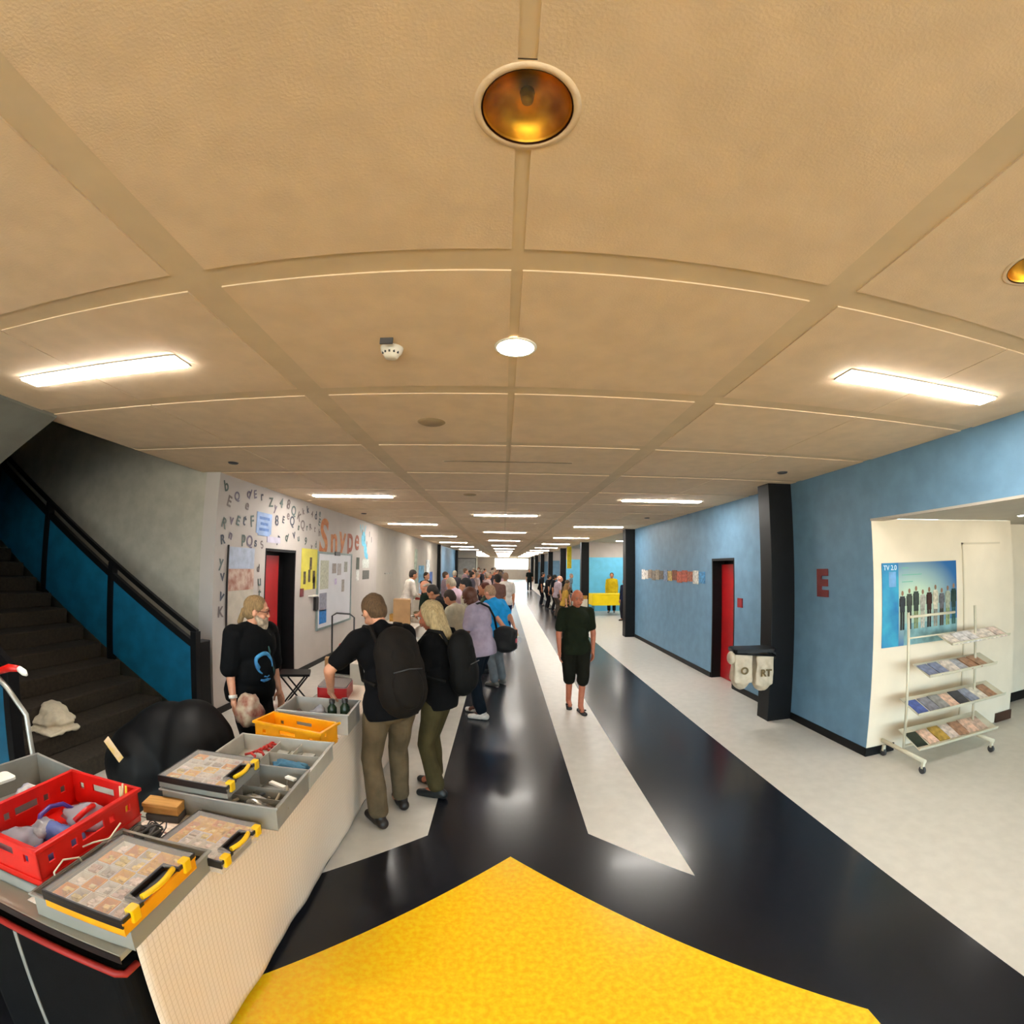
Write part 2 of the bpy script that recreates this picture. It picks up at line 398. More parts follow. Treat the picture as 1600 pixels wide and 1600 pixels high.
# round downlights
M_brass = mat('brass_reflector', 'ffca55', 0.38, metal=1.0, n=9, col2='b07c28')
def downlight(x, y, r, lit, label, z=HZ):
    t = thing('downlight', label, 'light', (x, y, z))
    MB().lathe([(r*1.17, 0), (r*1.16, -.004), (r*1.06, -.006), (r, -.005), (r*.98, .0), (r*1.0, .004)], seg=40).build('trim_ring', M_ceil if not lit else M_paper, t)
    if lit:
        MB().lathe([(0.0005, -.009), (r*.7, -.008), (r*.99, -.004)], seg=40).build('diffuser', M_lamp, t)
    else:
        MB().lathe([(r*.99, -.006), (r*.97, .004), (r*.93, .015), (r*.94, .03)], seg=40).build('collar', mat('collar_dark', '3a1c0c', .3, metal=.6), t)
        rf = MB().lathe([(r*.96, -.001), (r*.88, .02), (r*.72, .045), (r*.45, .065), (r*.2, .074), (.0005, .076)], seg=40).build('reflector', M_brass, t)
        MB().cap((0, -.0, .03), (0, 0, .06), .014, .018).build('bulb', clear('bulb_glass', 'c8a860', .5, .1), rf)
        MB().lathe([(r*.93, .004), (r*.6, -.003), (.0005, -.006)], seg=40).build('lens', clear('lens_glass', 'f0e0b8', .06, .08), t)
        # the shaft in the ceiling board
    return t
downlight(.035, .72, .105, False, 'large unlit round brass downlight overhead in the ceiling', HZ+.002)
downlight(.04, 1.96, .085, True, 'lit round ceiling downlight in front of the overhead brass one')
downlight(1.86, .84, .105, False, 'unlit round downlight cut by the right edge of the photo', HZ+.002)
downlight(5.41, 3.19, .05, True, 'small lit downlight in the low recess ceiling', 2.37)
for x, y, lb in ((-.53, 3.13, 'flat beige ceiling disc near the smoke detector'), (-.5, 6.53, 'small flat ceiling disc in front of the middle lights')):
    tag(MB().lathe([(.0005, -.008), (.085, -.008), (.1, 0)], (0, 0, 0), 32).build('ceiling_disc', mat('disc_beige', '9c8560', .7, n=5), None, (x, y, HZ)), lb, 'ceiling cover')
for i, (x, y, lb) in enumerate(((-2.93, 4.42, 'small dark spotlight fitting in the ceiling above the stairs corner'), (3.04, 4.44, 'small dark spotlight fitting in the ceiling before the near black column'), (-2.93, 9.3, 'small dark spotlight fitting in the ceiling over the lettered wall'), (3.0, 9.3, 'small dark spotlight fitting in the ceiling by the blue wall'))):
    t = thing('spotlight', lb, 'light', (x, y, HZ))
    MB().lathe([(.0005, -.012), (.05, -.012), (.06, 0)], seg=20).build('housing', M_dgrey, t)
sd = thing('smoke_detector', 'white smoke detector on the ceiling left of the lit round lamp', 'smoke detector', (-.545, 1.97, HZ))
MB().lathe([(.0005, -.05), (.03, -.05), (.042, -.03), (.05, -.022), (.055, 0)], seg=24).build('body', M_paper, sd)
MB().box(-.03, .03, -.02, -.012, -.03, 0).build('label_plate', M_dgrey, sd, (0, -.09, 0))
v_ = MB()
for i in range(5):
    a = R(-150+30*i); v_.box(.041*math.cos(a)-.004, .041*math.cos(a)+.004, .041*math.sin(a)-.004, .041*math.sin(a)+.004, -.036, -.026)
v_.build('vent', M_dgrey, sd)

# ------------------------------------------------------------------ balustrades of the stairs
def balustrade(y, label, x0=-3.30, n=4, step=1.25, first=0):
    t = thing('stair_balustrade', label, 'railing', (x0, y, 0))
    sl_ = .17/.31
    def zz(x): return sl_*(-x)          # slope height at distance -x from the newel
    L = n*step
    Mx = Matrix(((1, 0, 0, 0), (0, 0, 1, -.012), (0, 1, 0, 0), (0, 0, 0, 1)))
    MB().prism([(0, .10), (-L, .10+zz(-L)-.1), (-L, .97+zz(-L)), (0, .97)], 0, .024, Mx).build('panel', M_teal, t)
    Mx2 = Matrix(((1, 0, 0, 0), (0, 0, 1, -.03), (0, 1, 0, 0), (0, 0, 0, 1)))
    MB().prism([(0, .93), (-L, .93+zz(-L)), (-L, 1.01+zz(-L)), (0, 1.01)], 0, .06, Mx2).build('top_band', M_black, t)
    MB().prism([(.03, 1.08), (-L, 1.10+zz(-L)), (-L, 1.15+zz(-L)), (.03, 1.14)], 0, .05, Mx2).build('handrail', M_blackm, t)
    for i in range(n+1):
        x = -step*i; zb = zz(x) if i else 0
        MB().box(x-.035, x+.035, -.045, .045, zb-.02 if i else 0, zb+1.12).build('post', M_black, t)
    return t
balustrade(4.42, 'blue panelled stair balustrade with black posts, in front of the grey wall')
balustrade(2.22, 'blue panelled stair balustrade at the left edge of the photo, nearest the camera', n=3)
tag(MB().box(-.06, .06, -.1, .1, 0, .98).build('newel_pillar', M_blackm, None, (-3.40, 4.66, 0), bevel=.01), 'black square pillar at the foot of the far stair balustrade', 'pillar')

# ------------------------------------------------------------------ generic boxes and crates
def open_box(mb, w, l, h, t=.004, lip=.012, z0=0.0, taper=0.0):
    """box without a lid, wall thickness t and a rim flange; centre at origin"""
    w2, l2 = w/2, l/2
    mb.box(-w2, w2, -l2, l2, z0, z0+t)
    mb.box(-w2, -w2+t, -l2, l2, z0, z0+h).box(w2-t, w2, -l2, l2, z0, z0+h).box(-w2+t, w2-t, -l2, -l2+t, z0, z0+h).box(-w2+t, w2-t, l2-t, l2, z0, z0+h)
    mb.box(-w2-lip, -w2, -l2-lip, l2+lip, z0+h-.008, z0+h).box(w2, w2+lip, -l2-lip, l2+lip, z0+h-.008, z0+h)
    mb.box(-w2, w2, -l2-lip, -l2, z0+h-.008, z0+h).box(-w2, w2, l2, l2+lip, z0+h-.008, z0+h)
    return mb
def holed_panel(mb, L, h, holes, t, place):
    """upright panel of length L, height h with rectangular holes (x0,x1,z0,z1); place maps (u, v, z) to space"""
    X = sorted(set([0, L]+[a for q in holes for a in q[:2]])); Z = sorted(set([0, h]+[a for q in holes for a in q[2:]]))
    for a, b in zip(X[:-1], X[1:]):
        for c, d in zip(Z[:-1], Z[1:]):
            if any(q[0] <= (a+b)/2 <= q[1] and q[2] <= (c+d)/2 <= q[3] for q in holes): continue
            P = [place(u, v, z) for z in (c, d) for v in (0, t) for u in (a, b)]
            mb.add(P, [(0, 1, 3, 2), (4, 6, 7, 5), (0, 4, 5, 1), (2, 3, 7, 6), (0, 2, 6, 4), (1, 5, 7, 3)])
def vented_crate(name, label, mat_, w, l, h, loc, rz, holes_l, holes_w, group=None):
    t = thing(name, label, 'crate', loc, rz, group)
    mb = MB(); w2, l2, th_ = w/2, l/2, .008
    holed_panel(mb, l, h, holes_l, th_, lambda u, v, z: (w2-v, -l2+u, z))
    holed_panel(mb, l, h, holes_l, th_, lambda u, v, z: (-w2+v, -l2+u, z))
    holed_panel(mb, w, h, holes_w, th_, lambda u, v, z: (-w2+u, -l2+v, z))
    holed_panel(mb, w, h, holes_w, th_, lambda u, v, z: (-w2+u, l2-v, z))
    mb.build('walls', mat_, t)
    MB().box(-w2, w2, -l2, l2, 0, .006).build('base', mat_, t)
    r = MB(); q = .013
    for z0, z1, e in ((h-.016, h, q), (h*.16, h*.16+.006, .005)):
        r.box(-w2-e, -w2+.002, -l2-e, l2+e, z0, z1).box(w2-.002, w2+e, -l2-e, l2+e, z0, z1).box(-w2, w2, -l2-e, -l2+.002, z0, z1).box(-w2, w2, l2-.002, l2+e, z0, z1)
    r.build('rim', mat_, t, bevel=.003)
    return t
TZ = .75
M_redp = mat('red_plastic', 'd4180f', .35, n=8, amt=.12, spec=.5)
M_tub = clear('clear_tub', 'b9b7ae', .55, .25)
M_greyp = mat('grey_plastic', '8f8d86', .4, n=10, amt=.1)
M_orange = mat('orange_plastic', 'f0a010', .4, n=10, amt=.1)
M_yel = mat('yellow_plastic', 'f6c211', .35, n=10, amt=.08)
M_blackp = mat('black_plastic', '1b1413', .4, n=12, amt=.2)
M_lid = clear('clear_lid', 'fbf8f4', .17, .1)
M_wood = mat('box_wood', 'c9974f', .6, n=6, col2='b07f3c', aniso=(1, 8, 8))

# ------------------------------------------------------------------ the near stall table and its cloth
M_grtop = mat('grey_tabletop', 'a7a496', .5, n=9, amt=.06)
def folding_table(label, x0, x1, y0, y1, group=None, topm=None, h=TZ):
    t = thing('folding_table', label, 'table', ((x0+x1)/2, (y0+y1)/2, 0), 0, group)
    w, l = (x1-x0)/2, (y1-y0)/2
    MB().box(-w, w, -l, l, h-.025, h-.002).build('tabletop', topm or M_grtop, t, bevel=.004)
    MB().box(-w-.003, w+.003, -l-.003, -l, h-.03, h-.003).box(-w-.003, w+.003, l, l+.003, h-.03, h-.003).box(-w-.003, -w, -l, l, h-.03, h-.003).build('edge_band', M_blackp, t)
    for sx in (-1, 1):
        for sy in (-1, 1):
            MB().tube([(sx*(w-.06), sy*(l-.21), h-.025), (sx*(w-.06), sy*(l-.20), 0)], .014).build('leg', M_dgrey, t)
    return t
folding_table('grey topped folding table nearest the camera, carrying the red crate', -1.90, -1.10, .93, 1.66, 'stall tables of the near stall')
folding_table('folding table behind the first one, carrying the yellow crate and red box', -1.64, -1.10, 1.665, 4.28, 'stall tables of the near stall')

def stripe_cloth(name, base, line, sc, w=.05):
    if name in MC: return MC[name]
    m = mat(name, base, .85, bump=.15, bs=300); nt = m.node_tree; b = nt.nodes['Principled BSDF']; L = nt.links
    tc = nt.nodes.new('ShaderNodeTexCoord'); sp = nt.nodes.new('ShaderNodeSeparateXYZ'); L.new(tc.outputs['UV'], sp.inputs[0])
    last = None
    for ax, s_ in ((0, sc), (1, sc*.9)):
        a = nt.nodes.new('ShaderNodeMath'); a.operation = 'MULTIPLY'; a.inputs[1].default_value = s_; L.new(sp.outputs[ax], a.inputs[0])
        f = nt.nodes.new('ShaderNodeMath'); f.operation = 'FRACT'; L.new(a.outputs[0], f.inputs[0])
        g = nt.nodes.new('ShaderNodeMath'); g.operation = 'LESS_THAN'; g.inputs[1].default_value = w*(1.3 if ax else .7); L.new(f.outputs[0], g.inputs[0])
        if last: 
            h = nt.nodes.new('ShaderNodeMath'); h.operation = 'MAXIMUM'; L.new(last, h.inputs[0]); L.new(g.outputs[0], h.inputs[1]); last = h.outputs[0]
        else: last = g.outputs[0]
    mx = nt.nodes.new('ShaderNodeMix'); mx.data_type = 'RGBA'
    mx.inputs[6].default_value = (*lin(base), 1); mx.inputs[7].default_value = (*lin(line), 1); L.new(last, mx.inputs[0])
    L.new(mx.outputs[2], b.inputs['Base Color'])
    return m
M_cloth = stripe_cloth('woven_cloth', 'ecdccb', 'dac8b2', 42, .14)
# cloth: top strip, round fall on the aisle side, rounded far end
def cloth(name, label, x0, x1, y0, y1, zt, zb, m, amp=.005, far_drop=True, group=None, near_drop=False, left_drop=False):
    prof = []      # along the path around the table: outline of the top with rounded corners, then dropped
    n_top = 10
    vs = []; fs = []; uv = []
    # profile across: from left edge over the top, down the aisle side
    ny = int((y1-y0)/.04); path = []
    for i in range(n_top+1): path.append((x0+(x1-x0)*i/n_top, zt))
    for a in (30, 60): path.append((x1+.012*math.sin(R(a)), zt-.012+.012*math.cos(R(a))))
    nz = 22
    for i in range(nz+1): path.append((x1+.014, zt-.014-(zt-.014-zb)*i/nz))
    s_len = [0]
    for a, b in zip(path[:-1], path[1:]): s_len.append(s_len[-1]+math.dist(a, b))
    for j in range(ny+1):
        yy = y0+(y1-y0)*j/ny
        for i, (x, z) in enumerate(path):
            d = max(0, (zt-z)/(zt-zb))
            off = amp*d*(math.sin(yy*9+.7*math.sin(yy*3))+.5*math.sin(yy*23+2))+.012*d
            yo = yy
            vs.append((x+off, yo, z+.0015*(noise.noise(Vector((x*6, yy*6, 0))) if z > zt-.01 else 0)+.002)); uv.append((s_len[i], yy))
    m_ = len(path)
    for j in range(ny):
        for i in range(m_-1): fs.append((j*m_+i, j*m_+i+1, (j+1)*m_+i+1, (j+1)*m_+i))
    if far_drop:     # far end falls too, joined round the corner
        base = len(vs); nx = 14
        for i in range(nx+1):
            x = x1-(x1-x0)*i/nx
            for k_ in range(nz+1):
                z = zt-.002-(zt-zb)*k_/nz; d = k_/nz
                vs.append((x+(.014+.012*d if i == 0 else 0), y1+.004+.02*d+amp*d*math.sin(x*14), z+.002)); uv.append((k_/nz*.7+1, i*.06))
        for i in range(nx):
            for k_ in range(nz): a = base+i*(nz+1)+k_; fs.append((a, a+1, a+nz+2, a+nz+1))
    me = bpy.data.meshes.new(name); me.from_pydata(vs, [], fs); me.materials.append(m)
    ul = me.uv_layers.new(name='UVMap')
    for p in me.polygons:
        p.use_smooth = True
        for li in p.loop_indices: ul.data[li].uv = uv[me.loops[li].vertex_index]
    o = bpy.data.objects.new(name, me); C.objects.link(o)
    md = o.modifiers.new('solid', 'SOLIDIFY'); md.thickness = .002; md.offset = 1
    return tag(o, label, 'tablecloth', group)
cloth('tablecloth', 'cream woven tablecloth with fine lines hanging to the floor on the near stall', -1.56, -1.095, .985, 4.30, TZ+.001, .035, M_cloth)

# red crate
hl = [(.045, .075, .075, .105), (.155, .185, .075, .105), (.21, .33, .075, .108), (.36, .39, .075, .105), (.455, .485, .075, .105)]
hw = [(.05, .075, .08, .11), (.13, .255, .085, .118), (.31, .335, .08, .11)]
vented_crate('plastic_crate', 'red vented plastic crate full of bags on the near table', M_redp, .385, .54, .152, (-1.70, 1.285, TZ+.051), R(1.5), hl, hw)
tag(open_box(MB(), .38, .54, .048, t=.005, lip=.0).build('flat_tray', M_greyp, None, (-1.70, 1.285, TZ+.001), R(1.5)), 'low grey tray under the red crate', 'tray')
M_bagc = clear('clear_bag', 'c9cbd6', .45, .15); M_bagb = clear('blue_bag', '7c8fd0', .6, .2)
def lump(name, label, cat, loc, r, m, seed, group=None, sub=3, amp=.35, rz=0, kind=None, flat=True):
    bm = bmesh.new(); bmesh.ops.create_icosphere(bm, subdivisions=sub, radius=1)
    for v in bm.verts:
        n_ = noise.noise(v.co*1.7+Vector((seed, seed*2, 0)))+.5*noise.noise(v.co*4.1+Vector((seed, 0, seed)))
        v.co *= 1+amp*n_; v.co = Vector((v.co.x*r[0], v.co.y*r[1], v.co.z*r[2]))
        if flat and v.co.z < 0: v.co.z = max(v.co.z, -r[2]*.55)
    me = bpy.data.meshes.new(name); bm.to_mesh(me); bm.free()
    zmin = min(v.co.z for v in me.vertices)
    for v in me.vertices: v.co.z -= zmin
    for p in me.polygons: p.use_smooth = True
    me.materials.append(m); o = bpy.data.objects.new(name, me); C.objects.link(o); o.location = loc; o.rotation_euler[2] = rz
    return tag(o, label, cat, group, kind) if label else o
G1 = 'plastic bags of parts in the red crate'
for i, (x, y, a, b, m, lb) in enumerate((
    (-1.60, 1.12, .07, .075, M_bagb, 'pale blue bag of parts at the near end of the red crate'),
    (-1.78, 1.14, .08, .08, M_bagc, 'clear bag of beige parts in the near left corner of the red crate'),
    (-1.66, 1.265, .10, .05, M_bagb, 'dark blue and clear bag in the middle of the red crate'),
    (-1.70, 1.42, .11, .075, M_bagc, 'clear crinkled bag toward the far end of the red crate'),
    (-1.76, 1.25, .05, .06, mat('bag_silver', 'c4c0c0', .3, n=20, col2='7a7880'), 'silver grey packet under the purple tube in the red crate'))):
    lump('plastic_bag', lb, 'bag', (x, y, TZ+.058), (a, b, .048), m, i*3.1, G1)
tag(MB().tube([(.0, -.10, .0), (-.03, -.06, .03), (-.04, 0, .04), (-.03, .06, .03), (0, .09, .0)], .010, 10).build('purple_hose', mat('purple', '4a2c86', .4, n=9), None, (-1.76, 1.33, TZ+.105)), 'purple curved tube lying on bags in the red crate', 'tube')
tag(MB().tube([(0, 0, 0), (.02, .05, .03), (0, .11, .02)], .012, 8).build('red_handle_grip', M_redp, None, (-1.66, 1.33, TZ+.12)), 'small red grip beside the purple tube in the crate', 'handle')
for i, (dx, dy, c_, lb) in enumerate(((.0, .0, 'e9dcb8', 'cream'), (.018, .01, 'e8c32a', 'yellow'), (-.012, .015, 'd8c9a0', 'beige'))):
    tag(MB().cone((0, 0, 0), (.01*(i-1)+.01, .02*(1-i)+.01, .17), .0045, seg=8).build('wooden_stick', mat('stick_'+lb, c_, .5, n=9), None, (-1.555+dx, 1.49+dy, TZ+.06)), '%s stick standing in the far right corner of the red crate' % lb, 'stick')

# grey tub with cables, left grey tub
def tub(label, w, l, h, loc, rz=0, m=None, divs=(), group=None, name='storage_tub'):
    t = thing(name, label, 'tub', loc, rz, group)
    open_box(MB(), w, l, h).build('shell', m or M_tub, t, bevel=.002)
    for (x0, x1, y0, y1) in divs:
        MB().box(x0, x1, y0, y1, .004, h*.8).build('divider', m or M_greyp, t)
    return t
tub('shallow clear grey tub of cables under the front parts case', .40, .46, .085, (-1.275, 1.19, TZ+.004), R(2))
tub('grey tub with white insert at the left edge behind the red crate', .36, .56, .16, (-2.14, 1.36, TZ+.001), R(-6), M_greyp)
tag(MB().rbox(-.05, .05, -.16, .16, 0, .012, .02).build('white_tray', M_paper, None, (-2.22, 1.28, TZ+.14), R(-6)), 'white tray laid in the grey tub at the left edge', 'tray')
lump('blue_bundle', 'blue and white bundle in the left grey tub beside the red crate', 'bundle', (-2.06, 1.42, TZ+.06), (.06, .06, .05), mat('blue_bundle', '34408e', .5, n=20, col2='c9c5c0'), 4.4)
folding_table('side table at the left edge under the grey tub', -2.36, -1.94, 1.0, 1.75)
G2 = 'loose cables in the tub between red crate and parts case'
cm = [mat('cable_'+a, b, .5, n=20) for a, b in (('cream', 'd9cfb4'), ('brown', '7a4a34'), ('grey', '77746c'), ('dark', '33302c'), ('pink', 'b98a78'))]
for i in range(26):
    cx = -1.44+.07*random.random(); cy = 1.02+.5*random.random(); P = []
    r0 = .025+.035*random.random(); a0 = random.random()*6
    for q in range(26):
        a = a0+q*.42; rr_ = r0*(1+.3*math.sin(q*.9+i))
        P.append((cx+rr_*.7*math.cos(a)+.012*math.sin(q*.31+i), min(1.55, max(1.0, cy+rr_*1.5*math.sin(a))), TZ+.02+.06*abs(noise.noise(Vector((q*.17, i*1.7, 0))))+.018*(i % 4)))
    tag(MB().tube(P, .0032+.0012*(i % 3), 6).build('cable', cm[i % 5], None), 'thin coiled cable lying among others in the clear grey tub', 'cable', G2)
tag(MB().tube([(-1.47, 1.06, TZ+.02), (-1.48, 1.06, TZ+.10), (-1.47, 1.10, TZ+.13), (-1.46, 1.16, TZ+.11), (-1.46, 1.19, TZ+.05)], .0035, 8).build('cable', cm[0], None), 'single cream cable arching out of the tub against the red crate', 'cable')
tag(MB().tube([(-1.50, 1.22, TZ+.11), (-1.46, 1.24, TZ+.13), (-1.44, 1.30, TZ+.12), (-1.43, 1.36, TZ+.16)], .0035, 8).build('cable', cm[0], None), 'cream cable end hanging through the red crate wall', 'cable')

# parts cases with clear lids
def parts_case(label, w, l, h, loc, rz, base_m, cups, seed, handle=True, cell_=None):
    """lid up, handle on +x side; w along x, l along y"""
    t = thing('parts_case', label, 'case', loc, rz)
    rnd = random.Random(seed); w2, l2 = w/2, l/2
    open_box(MB(), w, l, h*.72, t=.004, lip=.003).build('tray', base_m, t, bevel=.002)
    # black hinge frame
    fr = MB(); f = .005; z0, z1 = h*.68, h*.92
    hx0, hl = w2-.065, l*.24
    fr.box(-w2-.004, -w2+f, -l2-.004, l2+.004, z0-.018, z1).box(-w2, w2, -l2-.004, -l2+f, z0-.018, z1).box(-w2, w2, l2-f, l2+.004, z0-.018, z1)
    fr.box(w2-f, w2+.003, -l2, -hl, z0, z1).box(w2-f, w2+.003, hl, l2, z0, z1)
    fr.box(hx0, hx0+.01, -hl, hl, z0, z1).box(hx0, w2, -hl-.01, -hl, z0, z1).box(hx0, w2, hl, hl+.01, z0, z1)
    fr.build('lid_frame', M_blackp, t, bevel=.002)
    MB().box(hx0+.008, w2-.004, -hl, hl, .006, h*.66).build('handle_recess', M_blackp, t)
    hn = MB(); P = [(w2-.012+.012*math.sin(math.pi*i/12), -hl*.9+hl*1.8*i/12, z1+.002) for i in range(13)]
    hn.tube(P, .010, 10)
    hn.build('handle', M_yel, t, label='yellow handle')
    for sy in (-1, 1):
        MB().rbox(w2-.022, w2+.010, sy*(hl+.045)-.020, sy*(hl+.045)+.020, h*.35, z1+.006, .006).build('latch', M_yel, t, bevel=.002, label='yellow latch')
    # clear lid with the handle notch
    P = [(-w2+f*.5, -l2+f*.5), (w2-f*.4, -l2+f*.5), (w2-f*.4, -hl-.008), (hx0+.004, -hl+.012), (hx0+.004, hl-.012), (w2-f*.4, hl+.008), (w2-f*.4, l2-f*.5), (-w2+f*.5, l2-f*.5)]
    MB().prism(P, z1-.003, z1+.001).build('lid', M_lid, t, bevel=.0015)
    # removable cups and what lies in them
    nx, ny = cups; cw, cl = (w-.03)/nx, (l-.03)/ny
    for i in range(nx):
        for j in range(ny):
            x, y = -w2+.015+cw*(i+.5), -l2+.015+cl*(j+.5)
            if x > hx0-.01 and abs(y) < hl+.02: continue
            yellow = cell_(i, j, nx, ny) if cell_ else rnd.random() < .5
            cmx = (M_orange if rnd.random() < .5 else M_yel) if yellow else M_paper
            c_ = open_box(MB(), cw-.004, cl-.004, h*.6, t=.0025, lip=0, z0=.005).build('cup', cmx, t); c_.location = (x, y, 0)
            pb = MB(); colr = [0, 1, 2][rnd.randrange(3)]; pb.m = 0
            for q in range(3 if yellow else 6):
                a, b, c0 = rnd.uniform(-.3, .3)*cw, rnd.uniform(-.3, .3)*cl, rnd.uniform(.006, .014)
                pb.box(a-c0, a+c0, b-c0*.7, b+c0*.7, .008, .008+h*rnd.uniform(.3, .55))
            tint = rnd.choice(['f0c030', 'f2d060', 'f4e0a0']) if yellow else rnd.choice(['e9dcd6', 'd8d2cc', 'c9a8a0', 'efe6da', 'f0d8d0', 'd9c26a', 'a09890'])
            pb.build('small_parts', mat('parts_'+tint, tint, .5, n=60, amt=.3), c_)
    return t
parts_case('front parts case with orange tray, clear lid and yellow handle, stacked on the cable tub', .318, .385, .066, (-1.212, 1.12, TZ+.092), R(1), M_orange, (5, 5), 3, cell_=lambda i, j, nx, ny: (i+j*2) % 3 == 0 or (i > 2 and j > 3))
parts_case('parts case with rows of orange cups, lying second from the camera on the cloth', .32, .30, .06, (-1.175, 1.575, TZ+.004), R(-2), M_lid, (6, 5), 5, cell_=lambda i, j, nx, ny: j >= ny-2 or i == 0 or (j == 2 and i == 3))
tag(MB().box(-.085, .085, -.04, .04, 0, .045).box(-.088, .088, -.043, .043, .03, .047).build('wooden_box', M_wood, None, (-1.50, 1.70, TZ+.035), R(12), bevel=.002), 'small flat wooden box beside the far end of the red crate', 'box')
tag(MB().box(-.08, .08, -.05, .05, 0, .034).build('dark_case', M_dgrey, None, (-1.49, 1.70, TZ+.001), R(12), bevel=.004), 'dark flat case under the small wooden box', 'case')
lump('grey_spool', 'dark grey round bundle at the far end of the cable tub', 'bundle', (-1.42, 1.50, TZ+.02), (.05, .045, .04), M_dgrey, 8.8, amp=.2)

# two divided tubs with the clear lidded case on top
t1 = tub('grey divided tub of tools under the second yellow handled case', .58, .40, .115, (-1.26, 1.96, TZ+.004), R(3), M_greyp, [(-.1, .275, .0, .004), (.02, .024, -.19, .19), (-.1, .275, -.1, -.096)])
t2 = tub('pale divided tub with red and blue pieces in front of the yellow crate', .58, .40, .105, (-1.28, 2.38, TZ+.004), R(3), mat('pale_plastic', 'b5b3aa', .35, n=10, amt=.08), [(-.04, -.036, -.19, .19), (-.04, .275, .02, .024), (.1, .104, .02, .19)])
parts_case('parts case with clear lid and yellow handle resting on the tool tub', .36, .34, .065, (-1.385, 1.93, TZ+.120), R(3), M_tub, (5, 5), 11, cell_=lambda i, j, nx, ny: (i*3+j) % 4 == 0)
G3 = 'hand tools lying in the divided tub'
M_steel = mat('tool_steel', '8e8c86', .35, metal=.8, n=20)
def tool(i, x, y, z, rz, L, mh, label=None):
    t = thing('hand_tool', label or 'small steel hand tool lying in the grey divided tub', 'tool', (x, y, z), rz, None if label else G3)
    MB().cone((-L/2, 0, 0), (0, 0, 0), .008, .007).build('grip', mh, t)
    MB().cone((0, 0, 0), (L/2, 0, 0), .004, .0025).build('shank', M_steel, t)
M_tg = mat('grip_tan', 'a89c84', .5, n=20)
for i in range(26):
    tool(i, -1.21+.20*random.random(), 1.86+.24*random.random(), TZ+.03+.009*(i % 6), R(random.uniform(50, 130)), random.uniform(.10, .17), [M_steel, M_dgrey, M_tg][i % 3])
lump('silver_scrap', 'silvery crumpled bag of parts in the near compartment of the tool tub', 'bag', (-1.11, 1.89, TZ+.012), (.09, .05, .05), mat('scrap', 'b9b4a8', .3, metal=.5, n=40, col2='55524c'), 2.2)
for j, (x, y, w_) in enumerate(((-1.09, 2.05, .05), (-1.04, 2.10, .03))):
    tag(MB().box(-w_, w_, -.012, .012, 0, .01).build('label_card', M_paper, None, (x, y, TZ+.075+.02*j), R(-20)), ['white', 'small white'][j]+' card lying on the tools in the divided tub', 'card')
M_rtube = mat('red_bits', 'b8241a', .5, n=20)
for j in range(6):
    tag(MB().tube([(0, 0, 0), (.02, .03, .01), (.06, .04, .005), (.09, .02, 0)], .008, 8).build('red_strap', M_rtube, None, (-1.50+.03*j, 2.44+.012*j, TZ+.03+.008*j), R(25*j-40)), 'curled red strap in the left part of the pale tub', 'strap', 'red straps in the pale tub')
lump('blue_cloth', 'crumpled blue cloth in the right part of the pale divided tub', 'cloth', (-1.13, 2.31, TZ+.012), (.11, .055, .05), mat('blue_cloth', '4a7f9f', .8, n=12, amt=.3), 6.1, sub=4, amp=.45)
for j in range(3):
    tag(MB().box(-.035, .035, -.03, .03, 0, .05).build('small_clear_box', clear('small_box', 'd8d6cc', .5), None, (-1.27+.0*j+.08*j, 2.48, TZ+.012)), 'small clear box in the back row of the pale tub', 'box', 'small clear boxes in the pale tub')

# yellow crate, grey open bin with bottles, red box
yh = [(.06, .085, .06, .085), (.19, .31, .075, .10), (.415, .44, .06, .085)]
vented_crate('plastic_crate', 'yellow plastic crate on the cloth in front of the grey bin', mat('yellow_crate', 'f0a50c', .4, n=9, amt=.08), .50, .21, .135, (-1.33, 2.80, TZ+.004), R(-9), [(.05, .07, .09, .11)], yh)
tub('grey rounded bin holding bottles behind the yellow crate', .50, .34, .15, (-1.30, 3.15, TZ+.004), R(4), mat('bin_grey', 'a7a49c', .4, n=10, amt=.08))
def bottle(x, y, z, r, h, m, label):
    t = thing('spray_bottle', label, 'bottle', (x, y, z))
    MB().lathe([(.0005, 0), (r, 0), (r, h*.7), (r*.5, h*.82), (r*.45, h*.9), (.0005, h*.9)], seg=16).build('body', m, t)
    MB().lathe([(r*.62, h*.86), (r*.62, h), (.0005, h)], seg=16).build('cap', M_blackp, t)
M_dgreen = mat('dark_green_glass', '1f2f1f', .25, n=9)
bottle(-1.20, 3.13, TZ+.01, .034, .20, M_dgreen, 'dark green bottle in the grey bin, left one of two')
bottle(-1.11, 3.15, TZ+.01, .036, .21, M_dgreen, 'dark green bottle in the grey bin, right one of two')
lump('clear_pack', 'crinkled clear pack in the middle of the grey bin', 'bag', (-1.32, 3.16, TZ+.01), (.07, .06, .08), M_bagc, 9.3)
lump('yellow_ball', 'yellow green ball in the near right corner of the grey bin', 'ball', (-1.10, 3.02, TZ+.06), (.028, .028, .028), M_yel, 1.0, amp=.02, flat=False)
lump('dark_pack', 'dark brown pack at the left end of the grey bin', 'pack', (-1.46, 3.13, TZ+.01), (.05, .06, .06), mat('dk_pack', '4a3428', .6, n=20), 5.5)
rb = thing('red_box', 'red plastic box with grey lid at the far end of the near stall', 'box', (-1.47, 3.93, TZ+.004), R(8))
MB().rbox(-.13, .13, -.16, .16, 0, .10, .02).build('body', mat('red_box', 'a81a22', .35, n=8, amt=.1), rb)
MB().rbox(-.125, .125, -.155, .155, .10, .115, .02).build('lid', clear('grey_lid', 'a89c98', .7, .2), rb)
